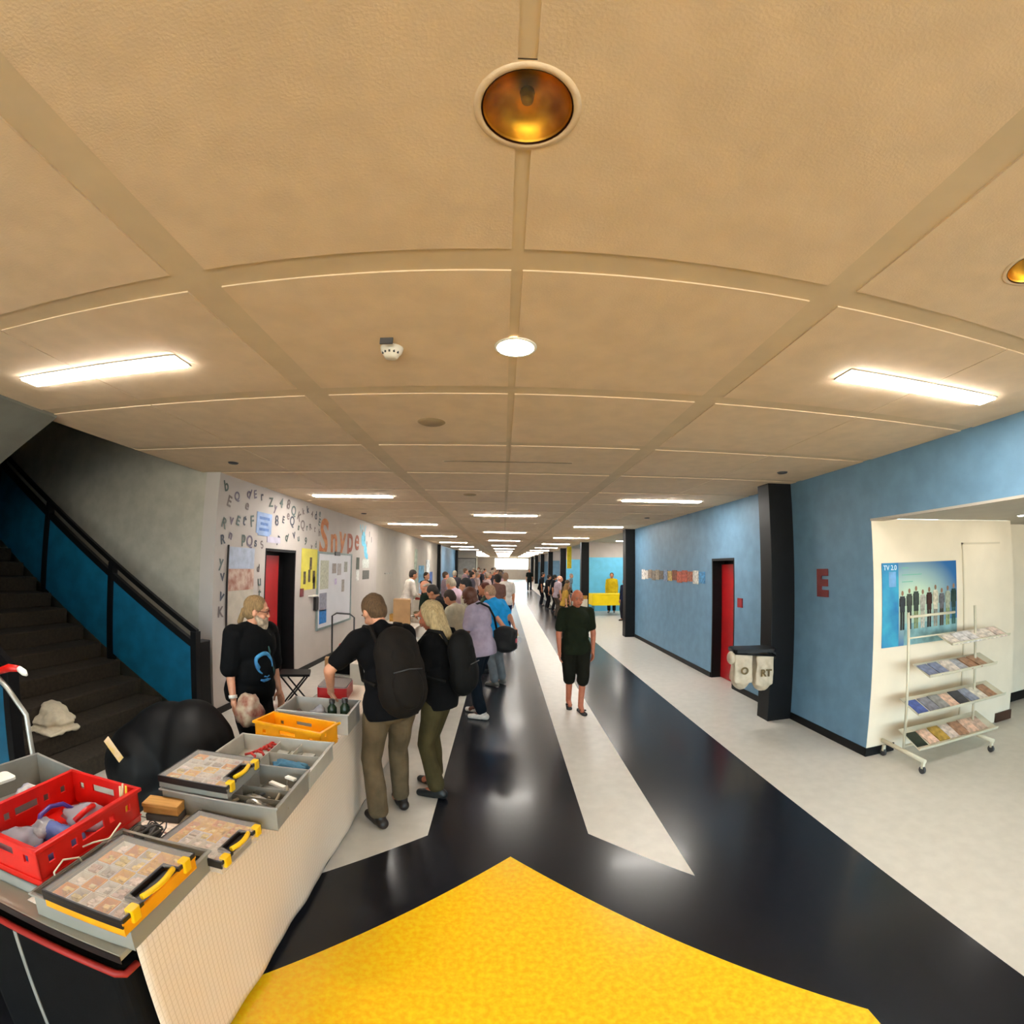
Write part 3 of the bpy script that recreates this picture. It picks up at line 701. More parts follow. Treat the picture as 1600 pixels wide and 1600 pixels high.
tag(MB().box(-.11, .11, -.07, .07, 0, .012).build('orange_sheet', mat('orange_sheet', 'c86a3c', .7, n=8), None, (-1.49, 3.68, TZ+.004), R(8)), 'flat orange sheet lying in front of the red box', 'sheet')

# black trolley bag at the near end of the table
b = thing('trolley_bag', 'black fabric bag with red piping and grey zip at the near end of the table', 'bag', (-1.46, .985, 0), R(0))
MB().rbox(-.40, .36, -.065, .065, .02, .69, .05, 4).build('body', mat('bag_fabric', '0a090a', .9, n=20, amt=.3, bump=.2, bs=300, spec=.15), b, bevel=.015)
MB().tube([(-.36, -.07, .685), (0, -.073, .69), (.34, -.07, .685), (.365, -.055, .68), (.368, .0, .68)], .012, 8).build('piping', mat('red_piping', '9c1c14', .6, n=9), b, label='red piping')
MB().box(-.13, -.112, -.068, -.064, .1, .66).build('zip', M_greyp, b, label='grey zip')
for sx in (-.25, .25): MB().cone((sx-.02, 0, .03), (sx+.02, 0, .03), .03).build('wheel', M_blackp, b)

# big black rounded bag behind the table, with a tag
def shell_mesh(name, parts, vox, m, smooth=6, disp=0.0, dsc=6.0, seed=0, joins=()):
    """voxel union of overlapping pieces, relaxed; optional noise folds"""
    mb = MB()
    for p in parts: p(mb)
    me = bpy.data.meshes.new('tmp'); me.from_pydata(mb.v, [], mb.f); bm = bmesh.new(); bm.from_mesh(me)
    bmesh.ops.remove_doubles(bm, verts=bm.verts, dist=1e-5); bmesh.ops.recalc_face_normals(bm, faces=bm.faces); bm.to_mesh(me); bm.free()
    o = bpy.data.objects.new('tmp', me); C.objects.link(o)
    r = o.modifiers.new('r', 'REMESH'); r.mode = 'VOXEL'; r.voxel_size = vox; r.adaptivity = 0
    s = o.modifiers.new('s', 'SMOOTH'); s.iterations = smooth; s.factor = .5
    dg = bpy.context.evaluated_depsgraph_get(); out = bpy.data.meshes.new_from_object(o.evaluated_get(dg))
    bpy.data.objects.remove(o); bpy.data.meshes.remove(me)
    if disp:
        n = len(out.vertices); co = np.empty(n*3); out.vertices.foreach_get('co', co); co = co.reshape(-1, 3)
        nn = np.array([tuple(v.normal) for v in out.vertices]) if n else co
        d = np.array([noise.noise(Vector((c[0]*dsc+seed, c[1]*dsc, c[2]*dsc*.45)))+.5*noise.noise(Vector((c[0]*dsc*2.3, c[1]*dsc*2.3+seed, c[2]*dsc*1.3))) for c in co])
        co += nn*(d*disp)[:, None]; out.vertices.foreach_set('co', co.ravel())
    out.name = name; out.materials.clear(); out.materials.append(m)
    out.polygons.foreach_set('use_smooth', [True]*len(out.polygons)); out.update()
    return out
def obj(name, me, parent=None, loc=None, label=None):
    o = bpy.data.objects.new(name, me); C.objects.link(o)
    if parent: o.parent = parent
    if loc: o.location = loc
    if label: o['label'] = label
    return o
M_blkfab = mat('black_fabric', '070708', .9, n=14, amt=.3, bump=.15, bs=150, spec=.15)
bb = thing('duffel_bag', 'large rounded black bag standing on the floor by the foot of the stairs', 'bag', (-2.38, 2.92, 0), R(8))
obj('body', shell_mesh('body', [lambda m: m.ell((-.28, 0, .33), (.34, .30, .36)), lambda m: m.ell((.12, .05, .42), (.33, .30, .46)), lambda m: m.ell((0, .0, .12), (.45, .30, .2)), lambda m: m.ell((-.05, .05, .50), (.42, .26, .34))], .02, mat('bag_leather', '08080a', .6, n=9, amt=.3, spec=.3), 14, .008, 5, 2), bb)
tg = MB(); tg.box(-.10, .10, -.006, .0, -.025, .025)
o = tg.build('luggage_tag', mat('tag_yellow', 'd9b45a', .6, n=9, col2='e8cbb0'), bb, (-.34, -.31, .56)); o.rotation_euler = (R(-25), R(35), R(-18))

# tied towel heap on the stairs
tw = shell_mesh('towel', [lambda m: m.ell((0, 0, .06), (.22, .20, .05)), lambda m: m.ell((-.04, .04, .11), (.15, .13, .09)), lambda m: m.box(-.16, .26, -.24, .1, 0, .022), lambda m: m.ell((.08, -.04, .09), (.12, .12, .07))], .012, mat('towel', 'd8cdb4', .95, n=30, amt=.06, bump=.4, bs=400), 5, .022, 9, 3)
tag(obj('towel', tw, None, (-3.99, 3.10, .342)), 'heap of folded cream cloth lying on the stair steps', 'towel')

# chrome folding trolley at the left edge with red grip
ht = thing('hand_trolley', 'chrome tube trolley handle with red and white grip at the left edge', 'trolley', (-2.66, 1.93, 0))
MB().tube([(-.06, .02, 0.03), (-.05, .01, .61), (-.075, .0, .96), (-.22, -.02, 1.10), (-.36, -.04, 1.19)], .016, 12).build('tube_frame', M_silver, ht)
MB().tube([(-.34, -.04, 1.17), (-.22, 0, 1.215), (-.12, .0, 1.225)], [.02, .024, .018], 10).build('grip', M_redp, ht, label='red grip')
MB().tube([(-.12, 0, 1.225), (-.07, 0, 1.21), (-.045, 0, 1.20)], [.018, .02, .008], 10).build('grip_end', M_paper, ht, label='white tip')
MB().box(-.25, .05, -.1, .15, 0, .02).build('foot_plate', M_silver, ht)
for sx in (-.2, .0): MB().cone((sx-.02, .16, .05), (sx+.02, .16, .05), .05).build('wheel', M_blackp, ht)

# ------------------------------------------------------------------ writing and pictures on the left wall (faces +x)
WX = XL+.002
LR = (R(90), 0, R(90))      # text upright, reading along +y seen from the corridor ... mirrored below
def on_left(name, label, cat, y, z, w, h, m, t=.006, group=None, kind=None):
    o = MB().box(0, t, -w/2, w/2, -h/2, h/2).build(name, m, None, (WX, y, z)); return tag(o, label, cat, group)
def ltext(name, s_, size, m, y, z, tilt=0, bold=.0, parent=None):
    o = text(name, s_, size, m, parent, (WX+.003, y, z), (R(90), tilt, R(90)), bold=bold); return o
sc_ = 3.45/3.42
art = thing('wall_art', 'painted letters, orange lettering and blue figure on the white wall around the left red door', 'mural', (WX, 8.0, 2.3))
def art_text(s_, size, m, y, z, tilt=0, bold=0, name='letter'):
    o = text(name, s_, size, m, art, (.004, y-8.0, z-2.3), (R(90), R(tilt), R(90)), bold=bold, ext=.001); return o
inks = [mat('ink_'+c_, c_, .7, n=8, amt=.2) for c_ in ('62706e', '6e6474', '54625c', '786c6a', '484c58')]
rnd = random.Random(4)
lets = 'aeftdgksmvynrRAEFGKQSZ24689bhjpu'
spots = []
for i in range(3000):
    y, z = rnd.uniform(5.08, 8.25), rnd.uniform(1.25, 2.82)
    if 5.15 < y < 6.02 and z < 2.15: continue
    if 6.1 < y < 7.4 and z < 2.22: continue
    if 7.3 < y and z < 2.15: continue
    if 5.80 < y < 6.45 and 2.16 < z < 2.68: continue
    if any(abs(y-a) < .15 and abs(z-b_) < .16 for a, b_ in spots): continue
    if len(spots) >= 96: break
    spots.append((y, z)); art_text(rnd.choice(lets), rnd.uniform(.15, .22), inks[i % 5], y, z, rnd.uniform(-25, 25), .004)
M_org = mat('mural_orange', 'c98a4e', .7, n=4, col2='a8582c', aniso=(1, 2, 2)); M_rst = mat('mural_rust', 'b0684a', .7, n=6, col2='8a3c28')
art_text('S', .95, M_org, 8.45, 2.36, 4, .02, 'large_letter'); art_text('n', .85, M_org, 9.0, 2.34, -4, .015, 'large_letter')
art_text('y', .90, M_org, 9.5, 2.40, 3, .015, 'large_letter'); art_text('p', .85, M_rst, 10.0, 2.42, -3, .015, 'large_letter'); art_text('e', .70, M_rst, 10.5, 2.44, 4, .012, 'large_letter')
fg = MB(); M_fig = mat('mural_blue', '6fc0dc', .7, n=8)
def blob(y, z, a, b_, rot=0):
    P = []
    for i in range(20):
        t = 2*math.pi*i/20; u, v = a*math.cos(t), b_*math.sin(t); P.append((y-8+u*math.cos(rot)-v*math.sin(rot), z-2.3+u*math.sin(rot)+v*math.cos(rot)))
    fg.add([(.003, p, q) for p, q in P], [tuple(range(20))])
blob(11.0, 2.50, .17, .18); blob(11.2, 2.22, .12, .2, .4); blob(11.35, 2.0, .07, .16, -.2)
for q in (-.5, -.1, .4): blob(10.95+q*.4, 2.74, .03, .12, -q)
fg.build('blue_figure', M_fig, art)
for q in range(5): 
    a = MB(); a.box(.001, .004, -.012, .012, -.07, .07); a.build('paint_stroke', inks[4], art, (0, 10.9-8+.2*q, .35-.13*(q % 3)))
ls = thing('sign', 'pale blue painted sign above the left red door', 'sign', (WX, 6.13, 2.46))
MB().box(0, .006, -.22, .22, -.17, .13).box(0, .006, -.17, .17, -.2, -.17).build('board', mat('sign_blue', '8fa6cc', .7, n=5, amt=.15), ls)
for z, w_ in ((.05, .3), (-.03, .22), (-.11, .28)): MB().box(.006, .008, -w_/2, w_/2, z-.02, z+.02).build('writing', mat('sign_ink', '5f7fb8', .7, n=20), ls)
on_left('label_strip', 'small lilac name plate just above the left red door', 'sign', 6.45, 2.22, .42, .09, mat('lilac', 'b3aebf', .7, n=5))
ps = thing('poster', 'tall poster with pale sky over red rocks, left of the left red door', 'poster', (WX, 5.57, 1.45))
MB().box(0, .02, -.34, -.325, -.66, .64).build('frame_edge', M_blackp, ps)
MB().box(0, .006, -.325, .33, -.62, .62).build('sheet', mat('poster_grey', 'bfb6a8', .5, n=7, amt=.1), ps)
MB().box(.006, .008, -.32, .325, .34, .62).build('sky', mat('poster_sky', 'aab4c8', .5, n=9, amt=.15), ps)
MB().box(.006, .008, -.32, .325, .06, .34).build('rocks', mat('poster_rock', 'a06a58', .5, n=9, col2='c9b0a0'), ps)
yp = thing('poster', 'yellow poster with dark figures right of the left red door', 'poster', (WX, 7.82, 1.78))
MB().box(0, .006, -.34, .34, -.36, .36).build('sheet', mat('poster_yellow', 'd8cc4e', .6, n=5, amt=.1), yp)
for a, b_ in ((-.2, -.15), (0, -.12), (.2, -.14), (.05, .1), (.22, -.25)):
    MB().box(.006, .008, a-.05, a+.05, b_-.11, b_+.11).build('figure', mat('poster_dark', '6b5a2a', .6, n=20, col2='2e2a20'), yp)
on_left('switch_plate', 'small dark red switch plate right of the left red door', 'switch', 7.52, 1.38, .11, .14, mat('plate_red', '6e2a2c', .5, n=9), .02)
on_left('wall_bracket', 'thin white shelf bracket between switch plate and whiteboard', 'shelf', 7.95, 1.30, .28, .02, M_paper, .08)
on_left('sponge_holder', 'small black holder hanging at the left edge of the whiteboard', 'holder', 8.12, 1.15, .13, .24, M_blackp, .05)
nb = thing('whiteboard', 'white notice board in a grey green frame with papers on it', 'board', (WX, 9.14, 1.37))
MB().box(0, .012, -.94, .94, -.70, .70).build('panel', mat('board_white', 'd2d2d8', .35, n=3, amt=.03), nb)
fr = MB(); fr.box(0, .03, -.98, -.94, -.74, .74).box(0, .03, .94, .98, -.74, .74).box(0, .03, -.94, .94, .70, .74).box(0, .03, -.94, .94, -.74, -.70)
fr.build('frame', mat('board_frame', '7f8e8c', .5, n=9), nb)
MB().box(.03, .05, -.14, .14, .68, .76).build('clip', M_blackp, nb)
for y, z, w_, h_, c_, lb in ((-.62, .30, .42, .55, 'b8b8a4', 'beige'), (-.66, -.22, .36, .34, '8a8a98', 'grey photo'), (-.66, -.50, .36, .26, '1f78c4', 'bright blue'), (-.1, .42, .22, .2, '9a8f8a', 'brown'), (.2, .40, .22, .24, 'a8a0a0', 'photo'), (.0, .15, .12, .12, 'c8b8d8', 'lilac'), (.45, .05, .16, .26, 'a39a94', 'tan'), (.6, .45, .2, .22, '989890', 'grey')):
    tag(MB().box(0, .004, -w_/2, w_/2, -h_/2, h_/2).build('pinned_sheet', mat('sheet_'+c_, c_, .6, n=22, amt=.2), None, (WX+.013, 9.14+y, 1.37+z)), lb+' sheet pinned on the left wall white notice board', 'paper')
for y, z, w_, h_, c_, lb in ((10.62, 1.9, .22, .28, '4d5348', 'dark green card'), (11.25, 1.90, .55, .22, 'c8ccc4', 'pale card'), (11.3, 1.62, .55, .22, '5a5a54', 'dark label card'), (10.62, 1.62, .22, .24, 'd6d6d0', 'white card')):
    on_left('notice_card', lb+' in the cluster of four right of the whiteboard', 'card', y, z, w_, h_, mat('card_'+c_, c_, .6, n=25, amt=.2), .006, 'four cards right of the whiteboard')
for y, z, w_, h_, c_, lb in ((13.6, 1.62, .9, .03, 'a8a8a0', 'thin grey strip'), (17.9, 1.5, .5, 2.0, '9aa894', 'tall grey green panel'), (19.2, 1.5, 1.2, .7, '5aa0c8', 'blue and green picture'), (20.8, 1.6, 1.0, 1.0, 'c9d0d0', 'pale picture'), (21.8, 1.25, .8, .6, '2f5fae', 'dark blue picture'), (19.4, .85, 1.3, .5, 'b0c4d8', 'pale blue picture')):
    on_left('wall_picture', lb+' on the cream wall far down the left side', 'picture', y, z, w_, h_, mat('pic_'+c_, c_, .6, n=6, amt=.4), .02)
dsb = thing('display_board', 'large grey display board in a black frame above the far crowd', 'board', (-2.72, 33.95, 1.8))
MB().box(-.66, .66, -.03, 0, -.62, .55).build('panel', mat('display_grey', '8f8d88', .6, n=5), dsb)
MB().box(-.7, -.66, -.05, 0, -.62, .6).box(.66, .7, -.05, 0, -.62, .6).box(-.7, .7, -.05, 0, .55, .6).build('frame', M_blackp, dsb)

# ------------------------------------------------------------------ things on the right
le = text('wall_letter', 'E', .40, mat('letter_red', '6e2226', .5, n=9), None, (XR-.006, 4.54, 1.71), (R(90), 0, R(-90)), ext=.005, bold=.022)
tag(le, 'dark red letter E on the blue wall beside the near black column', 'letter')
tag(MB().box(-.02, 0, -.07, .07, -.07, .07).build('switch_plate', mat('plate_red2', 'a02028', .4, n=9), None, (XR, 6.49, 1.37)), 'small red switch plate on the blue wall right of the right red door', 'switch')
stp = thing('picture_strip', 'long strip of small animal pictures and letters on the blue wall', 'picture', (XR-.002, 9.7, 1.72))
cs = ['e0d8d0', 'cfc4ba', '8d7b6a', '7d7468', '9c8f7c', '6c6258', '8496b4', 'c9a860', '8a4a30', 'c06048', 'b85a44', 'a8604a', 'd8d4cc', '4a8fc0']
for i, c_ in enumerate(cs):
    w_ = 3.85/len(cs); y = 1.92-w_*(i+.5)
    MB().box(-.012, 0, y-w_/2+.01, y+w_/2-.01, -.12+.02*(i % 3), .13-.02*(i % 2)).build('picture', mat('strip_'+c_, c_, .6, n=22, amt=.45), stp)

# poster with a group of people, on the recess wall (faces -y)
PY = 3.722
gp = thing('poster', 'blue group poster with nine standing people on the recess wall', 'poster', (4.295, PY, 1.51))
def pbox(name, x0, x1, z0, z1, m, d=.004, label=None): return MB().box(x0, x1, -d, -d+.002, z0, z1).build(name, m, gp, label=label)
mp_ = mat('poster_blue', '2f86b8', .4); nt = mp_.node_tree; b_ = nt.nodes['Principled BSDF']
tcn = nt.nodes.new('ShaderNodeTexCoord'); mpn = nt.nodes.new('ShaderNodeMapping'); mpn.inputs['Location'].default_value = (.14, 0, -.05); mpn.inputs['Scale'].default_value = (1.35, 1, 2.0)
gr = nt.nodes.new('ShaderNodeTexGradient'); gr.gradient_type = 'SPHERICAL'; rpn = nt.nodes.new('ShaderNodeValToRGB')
for p_, c_ in ((0.0, '1d5f9c'), (.45, '2b93bb'), (.75, '7cc4b4'), (1.0, 'cfe6c0')):
    e = rpn.color_ramp.elements[0] if p_ == 0 else (rpn.color_ramp.elements[1] if p_ == 1.0 else rpn.color_ramp.elements.new(p_)); e.color = (*lin(c_), 1); e.position = p_
nt.links.new(tcn.outputs['Object'], mpn.inputs[0]); nt.links.new(mpn.outputs[0], gr.inputs[0]); nt.links.new(gr.outputs[0], rpn.inputs[0]); nt.links.new(rpn.outputs[0], b_.inputs['Base Color'])
MB().box(-.585, .585, -.003, 0, -.42, .42).build('sheet', mp_, gp)
pbox('floor_band', -.27, .585, -.42, -.20, mat('poster_deck', '7ea8ae', .4, n=8, amt=.3))
pbox('side_panel', -.585, -.35, -.42, .42, mat('poster_side', '1c62a4', .4, n=3, col2='3aa0c0', aniso=(1, 1, 1)))
pbox('number_shape', -.49, -.39, .18, .33, mat('poster_logo', '6f9fcf', .4, n=9), .006)
text('title', 'TV 2.0', .07, mat('poster_ink', 'dfeaf0', .5), gp, (-.47, -.006, .37), (R(90), 0, 0), ext=.0005)
for i, w_ in enumerate((.10, .3, .16)): pbox('text_line', -.30, -.30+w_, .36-.07*i, .365-.07*i+.004, mat('poster_ink2', '6fae98', .5), .006)
pc = [('2a2e34', '1e2226'), ('3d423c', '181a1c'), ('2f3a34', '7d8a5e'), ('a8a498', 'b8b4a8'), ('3a1c14', '241a16'), ('c9c0a8', '8a8478'), ('5a5a60', '3a2e24'), ('9aa08c', '8c9a66'), ('1f3a34', '2c5a54')]
for i, (ct, cl_) in enumerate(pc):
    x = -.30+.103*i; h0 = .13+.02*((i*7) % 3)
    f = MB(); d0, d1 = -.008, -.006
    f.box(x-.035, x+.035, d0, d1, -.08, h0-.05).box(x-.045, x-.03, d0, d1, -.02, h0-.07).box(x+.03, x+.045, d0, d1, -.02, h0-.07)
    f.build('figure_top', mat('pf_'+ct, ct, .5, n=30, amt=.3), gp)
    MB().box(x-.03, x-.004, d0, d1, -.26, -.08).box(x+.004, x+.03, d0, d1, -.26, -.08).build('figure_legs', mat('pf_'+cl_, cl_, .5, n=30, amt=.3), gp)
    hd = [(x+.018*math.cos(2*math.pi*k_/12), h0-.02+.026*math.sin(2*math.pi*k_/12)) for k_ in range(12)]
    MB().add([(a, -.008, b2) for a, b2 in hd], [tuple(range(12))]).build('figure_head', mat('pf_skin', '8c6a54', .6), gp)

# magazine rack on castors
M_rack = mat('rack_cream', 'c9c2ac', .4, n=9, amt=.05)
rk = thing('magazine_rack', 'cream tube magazine rack on castors in front of the group poster', 'rack', (4.30, 3.42, 0))
for x in (-.52, .52):
    MB().tube([(x, -.02, .16), (x, .02, 1.46)], .014).build('upright', M_rack, rk)
    MB().tube([(x, -.30, .12), (x, .27, .15)], .022).build('foot', M_rack, rk)
    for y in (-.28, .24):
        w_ = MB().cone((x-.012, y, .035), (x+.012, y, .035), .035, seg=16).build('castor', M_dgrey, rk)
        MB().box(x-.016, x+.016, y-.012, y+.012, .05, .11).build('castor_fork', M_rack, w_)
MB().tube([(-.52, .0, 1.42), (.15, .0, 1.42)], .013).build('top_bar', M_rack, rk)
MB().tube([(-.52, .0, 1.22), (.15, .0, 1.22)], .008).build('lower_bar', M_rack, rk)
MB().tube([(-.5, .0, .17), (.5, .0, .17)], .014).build('bottom_bar', M_rack, rk)
shelves = [(1.16, -.02, .98, .12), (.90, -.36, .72, .14), (.58, -.52, .86, .18), (.27, -.50, .72, .22)]
def tilt_box(mb, x0, x1, z, d0, d1, t, ang):
    Mx = Matrix.Translation((0, 0, z)) @ Matrix.Rotation(ang, 4, 'X')
    vs = [Mx @ Vector(v) for v in ((x0,d0,0),(x1,d0,0),(x1,d1,0),(x0,d1,0),(x0,d0,t),(x1,d0,t),(x1,d1,t),(x0,d1,t))]
    return mb.add(vs, [(3,2,1,0),(4,5,6,7),(0,1,5,4),(1,2,6,5),(2,3,7,6),(3,0,4,7)])
TA = R(22)
for z, x0, x1, d in shelves:
    sh = tilt_box(MB(), x0, x1, z, -d, .10, .006, TA)
    tilt_box(sh, x0, x1, z, -d, -d+.008, .03, TA)
    sh.build('shelf', M_rack, rk)
rnd = random.Random(12)
mc = ['d8c4b8', 'dccfc4', 'c8a894', '8a90a4', '5a6a9a', 'e4dccc', 'a87c60', '7d7a70', '343640', 'e0b8a0', 'b0b0b8', 'c9b070']
names = ['top', 'second', 'third', 'lowest']
for si, (z, x0, x1, d) in enumerate(shelves):
    n_ = int((x1-x0)/.155)
    for i in range(n_):
        x = x0+.09+.155*i+rnd.uniform(-.01, .01); c_ = rnd.choice(mc) if si else rnd.choice(['e6cfc4', 'ded8d8', 'e9dcd0'])
        if si == 1 and i < 2: c_ = '7d84a0'
        if si == 2 and i < 3: c_ = ['4a5ea0', '80808a', '8c8a88'][i]
        if si == 3 and i == 0: c_ = '1f2c24'
        if si == 3 and i == 2: c_ = 'b08c3c'
        m_ = mat('mag_'+c_, c_, .4, n=18, amt=.35)
        o = tilt_box(MB(), -.072, .072, 0, -.10, .10, .004+.004*(i % 3), 0).build('magazine', m_, None)
        o.rotation_euler = (TA, 0, R(rnd.uniform(-6, 6)))
        yc = -d/2+.03; o.location = (4.30+x, 3.42+yc*math.cos(TA), z+yc*math.sin(TA)+.009)
        tag(o, 'thin magazine lying in the row on the %s shelf of the rack' % names[si], 'magazine', 'magazines on the %s shelf' % names[si])

# waste bag stand beside the near column
M_bagw = mat('bag_white', 'c4b49c', .5, n=14, amt=.12)
wb = thing('waste_bag_stand', 'black bracket on the near column holding two whitish waste bags', 'bin', (3.0, 5.10, 0), R(-10))
fr = MB()
fr.tube([(-.25, -.12, .90), (.25, -.12, .86), (.25, .14, .88), (-.25, .14, .92)], .012, 8, True).box(.22, .30, -.02, .10, .80, .90)
fr.build('frame', M_blackm, wb)
MB().rbox(-.27, .27, -.14, .16, .905, .945, .06, 4).build('lid_ring', M_blackm, wb)
def bagmesh(cx, s_, dz=0):
    return shell_mesh('waste_bag', [lambda m: m.ell((cx, 0, .74+dz), (.13, .13, .15)), lambda m: m.ell((cx, 0, .62+dz), (.125, .12, .18)), lambda m: m.box(cx-.115, cx+.115, -.10, .10, .54+dz, .90+dz)], .014, M_bagw, 5, .012, 11, s_)
for cx, tx, s_, dz in ((-.135, 'O', 1, .0), (.135, 'RT', 5, -.035)):
    o = obj('waste_bag', bagmesh(cx, s_, dz), wb)
    text('letters', tx, .115, mat('bag_letters', '5f4a20', .6), o, (cx, -.138, .69+dz), (R(90), 0, 0), ext=.003, bold=.004)
MB().ell((-.28, -.05, .84), (.05, .08, .08)).build('bag_knot', M_bagw, wb)

# yellow covered table in the far alcove
ft = folding_table('white table under the yellow cloth in the far right alcove', 3.50, 4.85, 17.6, 18.3, None, M_paper, .82)
cy_ = MB().box(-.72, .72, -.42, -.41, -.42, .012).box(-.72, .72, -.42, .40, .002, .012).box(-.72, -.71, -.42, .40, -.42, .01)
tag(cy_.build('tablecloth', mat('yellow_cloth', 'f0d400', .8, n=5, amt=.05), None, (4.175, 17.95, .825)), 'bright yellow cloth over the table in the far right alcove', 'tablecloth')
tag(MB().box(-.12, .12, -.01, .01, -1.15, 0).build('banner', mat('yellow_banner', 'e6cf1c', .7, n=5), None, (3.45, 23.9, 2.94)), 'tall yellow banner hanging by the far black columns on the right', 'banner')

# ------------------------------------------------------------------ people
SK = {'light': 'c98f70', 'pink': 'cf8d70', 'tan': 'b87a58', 'dark': '5a3020', 'red': 'b5694c'}
def V(*a): return Vector(a)
def skm(k): return mat('skin_'+k, SK[k], .55, n=30, amt=.08)
def ik(a, b, l1, l2, hint):
    """joint between a and b for two bones"""
    d = b-a; L = d.length
    if L > l1+l2-.004: b = a+d*((l1+l2-.004)/L); d = b-a; L = d.length
    x = (l1*l1-l2*l2+L*L)/(2*L); h = math.sqrt(max(0, l1*l1-x*x)); n = d.normalized()
    q = hint-n*hint.dot(n); q = q.normalized() if q.length > 1e-5 else n.orthogonal().normalized()
    return a+n*x+q*h, b
def hand_parts(mb, w, d, pn, side, s, curl=.35, seg=8):
    """hand at wrist w pointing along d, palm facing pn, thumb on side"""
    d = d.normalized(); pn = (pn-d*pn.dot(d)).normalized(); sd = d.cross(pn)*side
    mb.cap(w, w+d*.03*s, .024*s, .028*s, seg)
    for i, (o, L) in enumerate(((.030, .066), (.010, .075), (-.010, .070), (-.029, .055))):
        base = w+d*.085*s+sd*o*s; r = .0095*s
        mb.cap(w+d*.02*s+sd*o*.6*s, base, .014*s, .0115*s, seg)
        c = curl*(1+.12*i); p = base; dd = d
        for k_, f in enumerate((.45, .32, .23)):
            dd = (dd+pn*c*(.5+.45*k_)).normalized(); q = p+dd*L*f*s*1.1; mb.cap(p, q, r, r*.9, seg); p = q; r *= .92
    p = w+d*.022*s+sd*.022*s; q = p+(d*.6+sd*.75+pn*.25).normalized()*.042*s; mb.cap(p, q, .013*s, .011*s, seg)
    r_ = q+(d*.9+sd*.25+pn*.3).normalized()*.036*s; mb.cap(q, r_, .011*s, .009*s, seg)
def person(label, loc, rz, h=1.75, skin='light', lean=0, side=0, head=(0, 0), hands=None, feet=None, shirt=('202024', 'tee'), legs=('4a4632', 'long'), shoe='1a1a1a', hair=None, girth=1.0, detail=1, group=None, extras=(), belly=0, shoulders=1.0, elbow=None, sandals=False, hide_legs=False):
    """facing +Y locally; hands = (left xyz, right xyz) at scale 1.75; left is -x"""
    t = thing('person', label, 'person', loc, rz, group)
    S = h/1.75; g = girth
    near = detail == 1
    hip = V(0, 0, .93)
    sp = Matrix.Rotation(R(side), 3, 'Y') @ Matrix.Rotation(-R(lean), 3, 'X')
    def T(v): return hip+sp @ Vector(v)
    waist, chest, neck = T((0, 0, .14)), T((0, .005, .34)), T((0, .0, .50))
    sh = [T((-.185*shoulders, -.005, .445)), T((.185*shoulders, -.005, .445))]
    hp = [V(-.095, 0, .90), V(.095, 0, .90)]
    hM = sp @ Matrix.Rotation(R(head[1]), 3, 'Z') @ Matrix.Rotation(-R(head[0]), 3, 'X')
    hc = neck+sp @ V(0, .012, .05)+hM @ V(0, .02, .10)
    feet = feet or ((-.11, .0), (.11, .02))
    hands = hands or ((-.24, .05, .84), (.24, .05, .84))
    ank = [V(f[0], f[1], .085+(f[2] if len(f) > 2 else 0)) for f in feet]
    kn = []
    for i in (0, 1):
        k_, a_ = ik(hp[i], ank[i], .425, .415, V((-.1, .1)[i], 1, 0)); kn.append(k_); ank[i] = a_
    el, wr = [], []
    for i in (0, 1):
        hint = Vector(elbow[i]) if elbow else V((-.6, .6)[i], -.8, -.3)
        e, w = ik(sh[i], Vector(hands[i]), .29, .25, hint); el.append(e); wr.append(w)
    def P(v): return Vector(v)*S
    def torso(m, e=0.0):
        m.ell(P(T((0, 0, .02))), ((.165*g+e)*S, (.118*g+e)*S, (.13+e)*S), sp, 18, 12)
        m.ell(P(waist+sp @ V(0, belly*.5, 0)), ((.150*g+e)*S, (.112*g+e+belly*.6)*S, (.17+e)*S), sp, 18, 12)
        m.ell(P(chest), ((.172*g+e)*S, (.120*g+e)*S, (.17+e)*S), sp, 18, 12)
        m.cap(P(sh[0]+sp @ V(.02, 0, -.01)), P(sh[1]+sp @ V(-.02, 0, -.01)), (.062+e)*S, seg=12)
        for i in (0, 1): m.cap(P(T(((-.07, .07)[i], 0, .47))), P(sh[i]), (.052+e)*S, (.055+e)*S)
    def upper_arm(m, i, f=1.0, e=0.0):
        q = sh[i].lerp(el[i], f); m.cap(P(sh[i]), P(q), (.052+e)*S*(.5+.5*g), (.046+e)*S if f < 1 else (.040+e)*S)
    def leg(m, i, e=0.0, f=1.0, flare=0):
        m.cap(P(hp[i]), P(kn[i]), (.088*g+e)*S, (.060+e)*S)
        q = kn[i].lerp(ank[i], f); m.cap(P(kn[i]), P(q), (.058+e)*S, (.045+(-.015)*(f >= 1)*0+e+flare)*S)
    body = MB()
    vox = .011 if near else .022
    parts = [torso, lambda m: m.cap(P(neck+sp @ V(0, -.01, -.06)), P(hc+hM @ V(0, -.02, -.05)), .058*S, .050*S)]
    for i in (0, 1):
        parts += [lambda m, i=i: upper_arm(m, i), lambda m, i=i: m.cap(P(el[i]), P(wr[i]), .042*S, .027*S), lambda m, i=i: leg(m, i, -.006)]
        parts.append(lambda m, i=i: m.cap(P(ank[i]), P(ank[i]+V(0, .11, -.045)), .040*S, .032*S))
    me = shell_mesh('body', parts, vox, skm(skin), 4)
